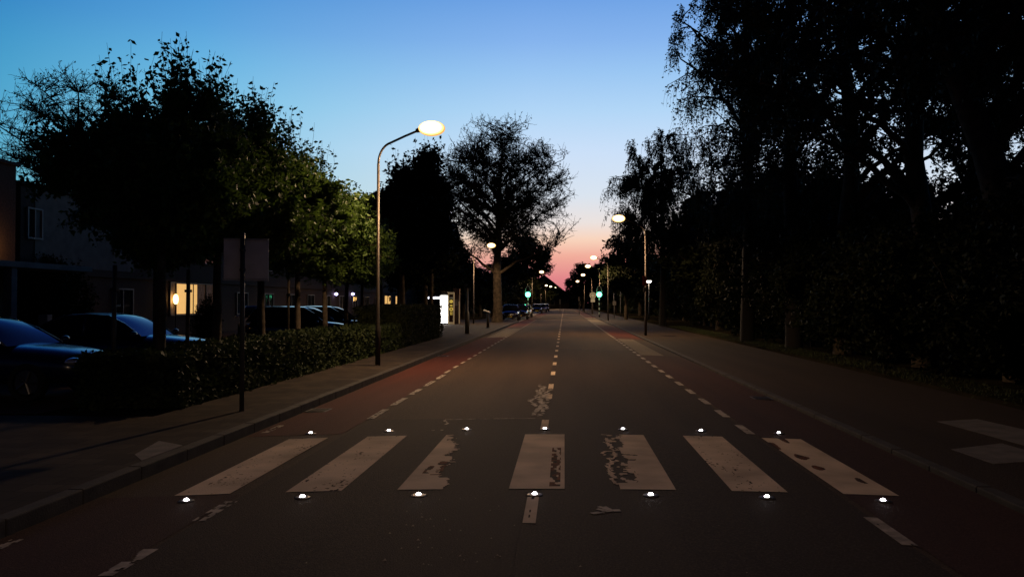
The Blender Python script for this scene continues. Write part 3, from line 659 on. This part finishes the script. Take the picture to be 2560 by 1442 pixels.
x, y = at(114, 26); cbn = empty('utility_cabinet', (x, y, 0), 0, label='pale grey cabinet right of the canopy pillar', cat='cabinet')
MB().box((0, 0, 1.1), (.3, .25, .42)).build('door', M['white_frame'], cbn, bevel=.01); MB().box((0, .05, .45), (.1, .1, .9)).build('post', M['dark_steel'], cbn)
# house closing the view
x, y = at(1360, 268); hs = empty('far_house', (x, y, 0), 0, label='dark gabled house closing the far end of the road', cat='house')
zr, ze = zz(688, 268), zz(738, 268)
def prism(x0, xr, x1, y0, y1, ze_, zr_, zb):
    return [(x0, y0, zb), (x1, y0, zb), (x1, y0, ze_), (xr, y0, zr_), (x0, y0, ze_), (x0, y1, zb), (x1, y1, zb), (x1, y1, ze_), (xr, y1, zr_), (x0, y1, ze_)], [(0, 1, 2, 3, 4), (9, 8, 7, 6, 5), (0, 5, 6, 1), (1, 6, 7, 2), (2, 7, 8, 3), (3, 8, 9, 4), (4, 9, 5, 0)]
v, f = prism(-9, 0, 8.2, 0, 10, ze, zr, 0); MB().add(v, f).build('wall', M['roof'], hs)
rf = MB(); rf.add([(-9.6, -.4, ze - .3), (0, -.4, zr + .2), (8.9, -.4, ze - .25), (8.9, 10.4, ze - .25), (0, 10.4, zr + .2), (-9.6, 10.4, ze - .3), (-9.6, -.4, ze - .55), (0, -.4, zr - .05), (8.9, -.4, ze - .5)], [(0, 1, 4, 5), (1, 2, 3, 4), (0, 6, 7, 1), (1, 7, 8, 2)]); rf = rf.build('roof', M['roof'], hs); MB().box((-2, 5, zr + .2), (.7, .7, 1.4)).build('chimney', M['brick'], rf)
for xx in (-4, 2.5):
    w_ = MB().box((xx, -.05, 1.7), (1.8, .08, 1.5)).build('window', M['white_frame'], hs); MB().box((xx, -.1, 1.7), (1.5, .04, 1.2)).build('pane', M['pane'], w_)

# ------------------------------------------------------------------ vegetation
def tubes_np(P, Rr, s):
    P = np.asarray(P, float); Nn, K, _ = P.shape
    T = np.gradient(P, axis=1); T /= np.linalg.norm(T, axis=2, keepdims=True) + 1e-9
    ref = np.where(np.abs(T[:, :, 2:3]) > .9, np.array([1., 0, 0]), np.array([0, 0, 1.]))
    A = np.cross(T, ref); A /= np.linalg.norm(A, axis=2, keepdims=True) + 1e-9; B = np.cross(A, T)
    ang = 2 * np.pi * np.arange(s) / s
    V = P[:, :, None, :] + (A[:, :, None, :] * np.cos(ang)[None, None, :, None] + B[:, :, None, :] * np.sin(ang)[None, None, :, None]) * Rr[:, :, None, None]
    V = V.reshape(-1, 3)
    i, j, k_ = np.meshgrid(np.arange(Nn), np.arange(K - 1), np.arange(s), indexing='ij'); k2 = (k_ + 1) % s
    base = i * K * s
    Fc = np.stack([base + j * s + k_, base + j * s + k2, base + (j + 1) * s + k2, base + (j + 1) * s + k_], -1).reshape(-1, 4)
    return V, Fc
def bez(a, c, b, K):
    t = np.linspace(0, 1, K)[None, :, None]; return a[:, None] * (1 - t) ** 2 + 2 * c[:, None] * t * (1 - t) + b[:, None] * t ** 2
def leaves_np(C, size, r, droop=0, aspect=.55):
    n = len(C); d = r.normal(size=(n, 3)); d[:, 2] = d[:, 2] * .8 - droop; d /= np.linalg.norm(d, axis=1, keepdims=True)
    u = r.normal(size=(n, 3)); u -= (u * d).sum(1, keepdims=True) * d; u /= np.linalg.norm(u, axis=1, keepdims=True)
    s = size * r.uniform(.6, 1.3, (n, 1)); a = C; b = C + d * s
    V = np.stack([a, C + d * s * .45 + u * s * aspect / 2, b, C + d * s * .45 - u * s * aspect / 2], 1).reshape(-1, 3)
    return V, np.arange(n * 4).reshape(-1, 4)
def join(parts):
    V = []; Fc = []; n = 0
    for v, f in parts: V.append(v); Fc.append(f + n); n += len(v)
    return np.concatenate(V), np.concatenate(Fc)
def env_sample(env, n, r, shell=1 / 3):
    e = np.array(env, float); w = e[:, 3] * e[:, 4] * e[:, 5]; idx = r.choice(len(e), n, p=w / w.sum())
    d = r.normal(size=(n, 3)); d /= np.linalg.norm(d, axis=1, keepdims=True); rad = r.rand(n, 1) ** shell
    return e[idx, :3] + d * rad * e[idx, 3:6]
def grow(name, trunk, env, seed, K1=14, N2=200, N3=1500, L3=.8, nl=8, leaf=.1, bark='bark', lm='leaf', weep=0, up=0, slope=.8, shoots=0, twr=.006, branch_leaf=0, sh3=(.3, 1.0), shell=1 / 3, r2=.02, outw=.6):
    """trunk: list of (x,y,z,r); env: ellipsoids (cx,cy,cz,rx,ry,rz). Returns (root, trunk part, crown part)."""
    r = np.random.RandomState(seed); tr = np.array(trunk, float)
    root = empty(name, (0, 0, 0)); t = np.linspace(0, len(tr) - 1, 6 * (len(tr) - 1) + 1)
    TP = np.stack([np.interp(t, np.arange(len(tr)), tr[:, q_]) for q_ in range(4)], 1)
    TP[:, :2] += np.cumsum(r.normal(0, .012, (len(TP), 2)), 0) * (TP[:, 2:3] / (tr[-1, 2])) 
    parts = [tubes_np(TP[None, :, :3], TP[None, :, 3], 10)]
    ztop = tr[-1, 2]
    # tier 1
    c = env_sample(env, K1, r, .5); 
    hd = np.hypot(c[:, 0] - np.interp(c[:, 2], TP[:, 2], TP[:, 0]), c[:, 1] - np.interp(c[:, 2], TP[:, 2], TP[:, 1]))
    zlo = min(e[2] - e[5] for e in env); za = np.clip(c[:, 2] - hd * slope, max(zlo * .75, ztop * .18), ztop * .96)
    a = np.stack([np.interp(za, TP[:, 2], TP[:, q_]) for q_ in range(3)], 1); ra = np.interp(za, TP[:, 2], TP[:, 3])
    mid = a + (c - a) * .45 + np.array([0, 0, 1]) * (np.linalg.norm(c - a, axis=1, keepdims=True) * (.12 if not weep else .2)) + r.normal(0, .15, c.shape)
    K = 9; B1 = bez(a, mid, c, K); B1[:, 1:-1] += r.normal(0, .05, (K1, K - 2, 3)); R1 = (ra * .38)[:, None] * np.linspace(1, .18, K)[None] + r2 * .5
    parts.append(tubes_np(B1, R1, 6))
    # tier 2
    c2 = env_sample(env, N2, r, shell); cand = np.concatenate([B1[:, 2:].reshape(-1, 3), TP[TP[:, 2] > ztop * .55][:, :3]])
    d = c2[:, None] - cand[None]; dist = np.linalg.norm(d, axis=2) + np.maximum(0, -d[:, :, 2]) * .8; a2 = cand[dist.argmin(1)]
    m2 = (a2 + c2) / 2 + np.array([0, 0, 1]) * (np.linalg.norm(c2 - a2, axis=1, keepdims=True) * (.1 + .1 * bool(weep))) + r.normal(0, .12, c2.shape)
    B2 = bez(a2, m2, c2, 6); B2[:, 1:-1] += r.normal(0, .04, (N2, 4, 3)); parts.append(tubes_np(B2, np.full((N2, 1), r2) * np.linspace(1, .35, 6)[None], 4))
    # tier 3
    i3 = r.randint(0, N2, N3); t3 = r.uniform(sh3[0], sh3[1], N3) * 5; k0 = np.minimum(t3.astype(int), 4); fr_ = (t3 - k0)[:, None]
    s3 = B2[i3, k0] * (1 - fr_) + B2[i3, k0 + 1] * fr_
    cen = np.array([np.mean([e[0] for e in env]), np.mean([e[1] for e in env]), np.mean([e[2] for e in env])])
    out = s3 - cen; out /= np.linalg.norm(out, axis=1, keepdims=True) + 1e-6
    dd = r.normal(size=(N3, 3)) * .7 + out * outw + np.array([0, 0, up]); dd /= np.linalg.norm(dd, axis=1, keepdims=True); ln = L3 * r.uniform(.4, 1.25, (N3, 1))
    if shoots: # vigorous upright leaders on the top of the crown
        top = s3[:, 2] > np.percentile(s3[:, 2], 88); pick = top & (r.rand(N3) < shoots); dd[pick] = dd[pick] * .35 + np.array([0, 0, 1]); ln[pick] *= 1.7
    tt = np.linspace(0, 1, 5)[None, :, None]
    if weep: B3 = s3[:, None] + dd[:, None] * ln[:, None] * .28 * tt + np.array([0, 0, -1]) * ln[:, None] * weep * tt ** 1.5 + r.normal(0, .025, (N3, 5, 3)) * tt
    else: B3 = s3[:, None] + dd[:, None] * ln[:, None] * tt + np.array([0, 0, 1]) * ln[:, None] * .12 * tt ** 2 + r.normal(0, .035, (N3, 5, 3)) * tt
    crown = [tubes_np(B3, np.full((N3, 1), twr) * np.linspace(1, .5, 5)[None], 3)]
    V, Fc = join(parts); tk = mesh_np('trunk', V, Fc, M[bark], root, True)
    if nl:
        i4 = np.repeat(np.arange(N3), nl); t4 = r.uniform(.1, 1, len(i4)) * 4; k4 = np.minimum(t4.astype(int), 3); f4 = (t4 - k4)[:, None]
        C = B3[i4, k4] * (1 - f4) + B3[i4, k4 + 1] * f4 + r.normal(0, leaf * .25, (len(i4), 3))
        lv = leaves_np(C, leaf, r, droop=.5 if weep else .15)
    V, Fc = join(crown + ([lv] if nl else [])); cr = mesh_np('crown', V, Fc, M[lm], root)
    return root
def place(o, x, y, rz=0, sc=(1, 1, 1), z=0, **k):
    o.location = (x, y, z); o.rotation_euler.z = rz; o.scale = sc; return tag(o, **k)

# row of small street trees behind the hedge
def rowtree(seed): return grow('street_tree', [(0, 0, 0, .10), (.03, .02, 1.6, .085), (0, .05, 3.2, .06), (.05, 0, 4.9, .02)],
    [(0, 0, 3.95, 1.75, 1.75, 1.3), (.3, .3, 4.7, 1.3, 1.3, .85), (-.7, -.4, 3.8, 1.5, 1.5, .95), (.5, -.6, 3.6, 1.4, 1.4, .8)], seed, K1=12, N2=230, N3=2500, L3=.5, nl=18, leaf=.115, up=.25, slope=.3, shoots=.5, lm='leaf', shell=.3)
TA, TB, TC = rowtree(11), rowtree(22), rowtree(33)
GT = 'street trees in a row behind the hedge'
rows = [(400, 14.6, TA, 0, .95, 'first street tree from the left, with the tallest leafy shoot', .98), (540, 17.0, TB, 1, 1.05, 'second street tree from the left, behind the square sign', 1.0), (655, 20.0, TC, 2, 1.05, 'third street tree from the left in the row behind the hedge', 1.03),
        (745, 23.4, TA, 2.2, 1.0, 'fourth street tree from the left in the row behind the hedge', 1.0), (815, 27.0, TB, 3.1, .98, 'fifth street tree from the left, its crown lit green by the lamp', .92), (865, 31, TC, 4.2, .95, 'sixth street tree from the left, close behind the lamp pole', .95), (905, 35.5, TA, 5.0, .9, 'seventh and last street tree of the row, left of the dark tall tree', .92)]
used = set()
for px, D, src, rz, sc, lab, sz in rows:
    o = src if id(src) not in used else copy_tree(src); used.add(id(src)); x, y = at(px, D)
    place(o, x, y, rz, (sc, sc, sz), label=lab, cat='tree', group=GT)
x, y = at(290, 15.5); place(copy_tree(TB), x + .2, y + 1.2, 2.5, (.85, .85, .9), label='street tree at the left end, standing between the two blue cars', cat='tree', group=GT)
for i, (px, D, lab) in enumerate([(468, 15.4, 'thin dark wooden stake between the first two tree trunks'), (284, 13.6, 'thin pale stake at the left end of the hedge'), (720, 22, 'thin dark stake in front of the black hatchback')]):
    x, y = at(px, D); s = empty('tree_stake', (x, y, 0), 0, label=lab, cat='stake', group='stakes by the street trees'); MB().tube([(0, 0, 0), (.02, 0, 2.3)], [.04, .035], 8).build('stake', M['bark'] if i != 1 else M['galv'], s, True); MB().box((.02, 0, 1.9), (.1, .1, .05)).build('tie', M['black'], s)

# dark tall trees at the end of the hedge
def tall(seed, h, r0, zb=.6): return grow('tall_tree', [(0, 0, 0, .16), (.05, 0, h * .5, .1), (0, .05, h * .97, .03)],
    [(0, 0, h * .46, r0, r0, h * .2), (0, 0, h * .6, r0 * .8, r0 * .8, h * .26), (.2, 0, h * .8, r0 * .5, r0 * .5, h * .17), (-.5, 0, h * .66, r0 * .5, r0 * .5, h * .14)], seed, K1=26, N2=300, N3=3400, L3=.7, nl=10, leaf=.24, up=.5, slope=.5, shoots=.3, lm='leaf_dark', shell=.3)
x, y = at(1062, 46); t1 = tall(5, zz(350, 46), 1.9); place(t1, x, y, label='tall dark pointed tree under the nearest street lamp', cat='tree')
x, y = at(998, 47); t2 = tall(6, zz(405, 47), 1.7); place(t2, x, y, label='dark pointed tree just left of the tallest pointed tree', cat='tree')
x, y = at(1076, 44); t3 = grow('tall_tree', [(0, 0, 0, .14), (.05, 0, 3, .1), (0, .05, 6.6, .03)], [(0, 0, 5.0, 1.0, 1.0, 1.5), (0, 0, 6.0, .8, .8, 1.1), (-.4, 0, 4.5, .9, .9, 1.0)], 7, K1=20, N2=380, N3=3600, L3=.5, nl=11, leaf=.2, up=.2, slope=.5, lm='leaf_dark', shell=.3); place(t3, x, y, label='low dark tree between the pointed tree and the kiosk', cat='tree')
x, y = at(950, 44); place(copy_tree(t3), x, y, 2, (1.3, 1.3, 1.05), label='dark bushy tree directly behind the nearest lamp pole', cat='tree')
x, y = at(1008, 43); place(copy_tree(t3), x, y, 4, (1.3, 1.3, 1.0), label='dark bushy tree below the two pointed trees', cat='tree')

# large bare spring tree in the centre
H = zz(275, 72)
ct = grow('plane_tree', [(0, 0, 0, .55), (.05, 0, .8, .40), (0, 0, 4.5, .34), (.1, 0, 7.5, .27), (.2, .1, 11, .16), (.4, 0, H * .8, .04)],
    [(0, 0, H * .63, 5.9, 5.2, H * .33), (-2.7, 0, H * .66, 3.4, 3.6, H * .2), (2.7, 0, H * .66, 3.6, 3.6, H * .2), (-.2, 0, H * .71, 5.0, 4.6, H * .25), (1.6, 0, H * .56, 5.4, 4.8, H * .24), (-1.6, 0, H * .55, 4.4, 4.5, H * .24), (2.6, 0, H * .42, 4.4, 4, H * .13), (-1, 0, H * .42, 4.2, 4, H * .11)],
    41, K1=60, N2=2000, N3=13500, L3=.75, nl=2, leaf=.16, up=.1, slope=.75, lm='leaf_spring', twr=.018, shell=.4, r2=.03, outw=.15)
x, y = at(1243, 72); place(ct, x, y, 0, (1.05, 1.05, 1.02), label='large round spring tree with bare branches and thick trunk at the left kerb', cat='tree')
bl2 = grow('plane_tree', [(0, 0, 0, .4), (0, 0, 6, .3), (0, 0, 12, .16), (0, 0, 16.5, .04)],
    [(0, 0, 13, 5.2, 5, 5.4), (-3, 0, 9, 4.5, 4.5, 4), (3, 0, 9.5, 4, 4, 4.2)], 43, K1=40, N2=900, N3=7500, L3=.85, nl=2, leaf=.15, up=.2, lm='leaf_spring', twr=.018, outw=.2, shell=.42, r2=.04)
x, y = at(190, 60); place(bl2, x, y, 0, (1.08, 1.08, 1.04), label='large sparse tree rising behind the apartment row at the far left', cat='tree')

# weeping birches on the right
def birch(seed, h, r0, zb, N3=4200, leaf=.085, nl=9, L3=2.2, N2=300, lean=0, twr=.007, K1=22):
    return grow('birch', [(0, 0, 0, h * .016), (.1, 0, h * .3, h * .012), (lean, .1, h * .65, h * .008), (lean * .6, 0, h * .86, .02)],
        [(0, 0, h * .78, r0 * .75, r0 * .75, h * .19), (-r0 * .35, 0, (h * .62), r0 * .8, r0 * .8, h * .18), (r0 * .35, .3, h * .58, r0 * .8, r0 * .8, h * .18), (0, 0, zb + (h - zb) * .25, r0, r0, h * .13)],
        seed, K1=K1, N2=N2, N3=N3, L3=L3, nl=nl, leaf=leaf, weep=.85, slope=1.1, bark='birch', lm='leaf_birch', twr=twr, shell=.38, r2=.03)
b1 = birch(51, 15.6, 3.9, 4.2, N3=6200, leaf=.15, nl=7, L3=1.3, N2=480, twr=.012, K1=30); x, y = at(1655, 60); place(b1, x, y, label='slender weeping birch standing clear against the sky right of the road', cat='tree')
b2 = birch(52, 20, 3.3, 3.6, N3=4600, leaf=.125, nl=9, N2=420, L3=1.3, K1=30); x, y = at(1868, 36); place(b2, x, y, label='tall weeping birch with hanging twigs at the left edge of the dark wood', cat='tree', group='birches of the dark wood')
b3 = copy_tree(b2); x, y = at(1985, 31); place(b3, x, y, 2.4, (1.05, 1.05, 1.0), label='second weeping birch from the left in the dark wood', cat='tree', group='birches of the dark wood')
def oak(seed, trunk, env, **k):
    return grow('broad_tree', trunk, env, seed, **{**dict(K1=26, N2=460, N3=4000, L3=1.0, nl=10, leaf=.13, up=0, weep=.35, lm='leaf_birch', twr=.006, shell=.36, r2=.03), **k})
o1 = oak(61, [(0, 0, 0, .34), (.05, 0, 3.2, .27), (-.25, 0, 5.5, .24), (-.15, 0, 8, .2), (.2, 0, 12, .1), (.3, 0, 15, .03)],
    [(-1.3, 0, 8.5, 3.2, 3, 2.4), (1.6, 0, 9.5, 2.8, 3, 3), (-.3, 0, 12.5, 3.4, 3, 3), (-2.8, .5, 6.4, 2.0, 2, 1.4)])
x, y = at(2312, 21.5); place(o1, x, y, label='dark tree with a thick bent trunk silhouetted against the pale sky', cat='tree')
o2 = oak(62, [(0, 0, 0, .42), (-.1, 0, 2.5, .36), (-.7, 0, 5.0, .3), (-1.5, 0, 7.2, .24), (-2.2, .2, 10, .14), (-2.4, 0, 13, .04)],
    [(-1.0, 0, 8.2, 3.2, 2.6, 2.5), (1.2, 0, 6.8, 2.6, 2.6, 2.6), (-2, 0, 11, 3, 3, 2.5), (.6, 0, 4.2, 1.8, 2, 1.5)])
x, y = at(2560, 17.5); place(o2, x, y, label='massive dark tree leaning left at the right edge', cat='tree')
o3 = copy_tree(o1); x, y = at(2110, 27); place(o3, x, y, 2.6, (1.05, 1.05, 1.05), label='dense dark tree between the second birch and the bent trunk', cat='tree')
o4 = copy_tree(o1); x, y = at(2440, 31); place(o4, x, y, 4.2, (1.1, 1.1, 1.1), label='dark tree behind the leaning tree near the right edge', cat='tree')
# understorey shrubs forming the black mass
def shrub(seed, h=4.2, rr=2.1, leaf=.13, n3=3000): return grow('evergreen_shrub', [(0, 0, 0, .1), (.05, 0, h * .5, .06), (0, 0, h * .9, .02)],
    [(0, 0, h * .48, rr, rr, h * .46), (.5, .5, h * .62, rr * .7, rr * .7, h * .34), (-.6, -.4, h * .4, rr * .9, rr * .9, h * .38)], seed, K1=14, N2=260, N3=n3, L3=.5, nl=12, leaf=leaf, up=.2, lm='leaf_dark', shell=.25, slope=.3)
SA, SB = shrub(71), shrub(72)
GS = 'evergreen shrubs along the right pavement'
spec = [(8.9, 6.5, 1.0, .9), (8.9, 9.5, 1, .9), (9.0, 13, 1.0, .95), (9.1, 16.5, 1.0, .98), (9.3, 20, 1.05, 1.0), (9.5, 24, 1.1, 1.1), (9.4, 28, 1.1, 1.15), (9.6, 32.5, 1.15, 1.3), (9.9, 37, 1.2, 1.35), (9.9, 42, 1.2, 1.5), (10.1, 47, 1.2, 1.45), (10.2, 53, 1.2, 1.4), (10.6, 60, 1.3, 1.4), (11, 68, 1.4, 1.4), (12.8, 18, 1.3, 1.35), (13.2, 25, 1.3, 1.5), (13.5, 33, 1.4, 1.6), (13, 11.5, 1.2, 1.3)]
ordn = ['first', 'second', 'third', 'fourth', 'fifth', 'sixth', 'seventh', 'eighth', 'ninth', 'tenth', 'eleventh', 'twelfth', 'thirteenth', 'fourteenth']
used = set()
for i, (sx, sy, sc, sz) in enumerate(spec):
    src = SA if i % 2 == 0 else SB; o = src if id(src) not in used else copy_tree(src); used.add(id(src))
    lab = ('%s black-green evergreen shrub from the near end along the right pavement' % ordn[i]) if i < 14 else 'tall black-green shrub in the back row behind the right shrubs, %s from the left' % ['third', 'second', 'first', 'fourth'][i - 14]
    place(o, sx, sy, i * 1.3, (sc, sc, sz), label=lab, cat='shrub', group=GS)

# far trees
def round_tree(seed, h, rr, zb, leaf=.26, n3=2600, lm='leaf_dark'): return grow('round_tree', [(0, 0, 0, .2), (0, 0, zb + 1, .16), (.1, 0, h * .7, .08), (0, 0, h * .92, .03)],
    [(0, 0, (h + zb) / 2, rr, rr, (h - zb) / 2), (rr * .3, 0, zb + (h - zb) * .65, rr * .7, rr * .7, (h - zb) * .3), (-rr * .35, 0, zb + (h - zb) * .4, rr * .75, rr * .8, (h - zb) * .32)], seed, K1=16, N2=260, N3=n3, L3=.8, nl=11, leaf=leaf, up=.2, lm=lm, shell=.3)
RA = round_tree(81, 12.2, 4.1, 2.4, .34); x, y = at(1318, 128); place(RA, x, y, label='dark round tree on the left behind the parked cars', cat='tree')
RB = round_tree(82, 9.2, 2.5, 2.0, .3, 1100); x, y = at(1565, 84); place(RB, x, y, label='dark leafy tree under the slender birch on the right kerb', cat='tree')
far = [(1458, 186, RA, .95, .88, 'round dark tree behind the row of right street lamps'), (1500, 205, RA, 1.1, .95, 'far dark tree right of the row of lamps'), (1160, 92, RB, 1.2, .68, 'low dark tree behind the kiosk'), (1200, 98, RB, 1.2, .62, 'low dark tree between the kiosk and the bare tree trunk'), (1232, 105, RB, 1.2, .56, 'low dark tree right behind the bare tree trunk'),
       (1262, 118, RB, 1.5, .9, 'dark tree at the left foot of the far round tree'), (1365, 235, RA, .9, .6, 'far dark tree before the gabled house'), (1540, 150, RA, .8, .62, 'dark tree behind the park lamps on the right'), (1600, 110, RB, 1.4, .75, 'dark low tree right of the park lamps'), (1655, 95, RB, 1.4, .72, 'dark low tree behind the trunk of the slender birch'), (1712, 78, RB, 1.2, .72, 'dark tree right of the slender birch'), (1108, 80, RB, 1.1, .95, 'dark tree directly behind the kiosk light bar'),
       (1800, 52, RB, 1.5, .95, 'dark tree behind the trunk of the tall left birch'), (1905, 47, RB, 1.5, .95, 'dark tree in the gap between the two tall birches'), (2010, 43, RB, 1.5, .95, 'dark tree right behind the second tall birch'), (2100, 41, RB, 1.4, .85, 'dark tree behind the dense dark tree of the wood'), (1765, 62, RB, 1.2, .85, 'dark tree filling the gap between birch and wood'), (1420, 290, RA, 1.0, .5, 'farthest dark tree beyond the end of the road')]
for i, (px, D, src, sc, sz, lab) in enumerate(far):
    o = copy_tree(src); x, y = at(px, D); place(o, x, y, i * 1.1, (sc, sc, sz), label=lab, cat='tree')
x, y = at(520, 34); bsh = shrub(75, 2.4, 1.15, .08, 1500); bsh.name = 'garden_bush'; place(bsh, x, y, 0, (.42, .42, .8), label='rounded dark bush in front of the lit window', cat='bush')
x, y = at(128, 31); bs2 = copy_tree(SB); place(bs2, x, y, 1, (.75, .75, .85), label='dark bush against the pale wall at the far left', cat='bush')

# hedges
def hedge(x0, x1, y0, y1, h, seed, n, lab, m='leaf', lf=.055):
    r = np.random.RandomState(seed); core = MB(); nx, ny = 5, int((y1 - y0) * 2); V = []
    g = vnoise(seed)
    def pt(face, u, v):
        bmp = .09 * (g(u * 2.1 + face * 7, v * 4) - .5)
        return bmp
    root = MB().box(((x0 + x1) / 2, (y0 + y1) / 2, h / 2 - .05), (x1 - x0 - .24, y1 - y0 - .24, h - .14)).build('hedge', M['leaf_dark'])
    a_side = (y1 - y0) * h; a_top = (y1 - y0) * (x1 - x0); a_end = (x1 - x0) * h; tot = a_side * 2 + a_top + a_end * 2
    pts = []
    for face, area in ((0, a_side), (1, a_side), (2, a_top), (3, a_end), (4, a_end)):
        k_ = int(n * area / tot); u = r.rand(k_); v = r.rand(k_); dep = r.uniform(-.02, .15, k_)
        Yv = y0 + u * (y1 - y0); Z = .03 + v * (h - .03)
        wob = np.array([.14 * (g(a * (y1 - y0) * 1.3, b * 3.5 + face * 5) - .5) for a, b in zip(u, v)])
        if face == 0: P = np.stack([x1 - dep + wob, Yv, Z], 1)
        elif face == 1: P = np.stack([x0 + dep + wob, Yv, Z], 1)
        elif face == 2: P = np.stack([x0 + v * (x1 - x0), Yv, h - dep + wob], 1)
        elif face == 3: P = np.stack([x0 + u * (x1 - x0), y0 + dep + wob, Z], 1)
        else: P = np.stack([x0 + u * (x1 - x0), y1 - dep, Z], 1)
        pts.append(P)
    v, f = leaves_np(np.concatenate(pts), lf, r, aspect=.7); mesh_np('foliage', v, f, M[m], root)
    tag(root, lab, 'hedge')
hedge(-7.6, -5.92, 12.4, 29.5, .88, 3, 62000, 'low clipped hedge along the left pavement, nearest stretch', 'leaf_hedge', .085)
hedge(-7.7, -5.95, 29.6, 39.8, 1.55, 4, 36000, 'taller dark stretch of hedge ending before the kiosk plaza', 'leaf_dark', .07)
# verge grass along the right shrubs
r = np.random.RandomState(9); n = 16000; gx = r.uniform(7.4, 8.6, n); gy = r.uniform(2, 60, n)
v, f = leaves_np(np.stack([gx, gy, np.zeros(n)], 1), .09, r, droop=-1.4, aspect=.15); tag(mesh_np('verge_grass', v, f, M['grass']), kind='stuff', label='dark grass verge between the right pavement and shrubs', cat='grass')

# far woods closing the horizon on both sides
def wood(name, boxes, seed, n, lab):
    r = np.random.RandomState(seed); P = []; vol = np.array([(b[1] - b[0]) * (b[3] - b[2]) * b[4] for b in boxes]); g = vnoise(seed)
    for b, k_ in zip(boxes, (n * vol / vol.sum()).astype(int)):
        X = r.uniform(b[0], b[1], k_); Y = r.uniform(b[2], b[3], k_); h = np.array([b[4] * (.45 + .75 * g(x_ * .22 + 9, y_ * .12)) for x_, y_ in zip(X, Y)])
        P.append(np.stack([X, Y, h * r.rand(k_)], 1))
    v, f = leaves_np(np.concatenate(P), 1.0, r, aspect=.9); tag(mesh_np(name, v, f, M['leaf_dark']), kind='stuff', label=lab, cat='wood')
wood('far_wood', [(11.5, 26, 70, 130, 6.5), (9.5, 30, 130, 320, 10)], 5, 42000, 'far dark wood behind the lamps on the right side')
wood('far_wood', [(-34, -12.5, 108, 200, 7), (-45, -11, 200, 330, 9), (-11, 12, 300, 330, 5.5)], 6, 42000, 'far dark wood on the left behind the kiosk and parked cars')
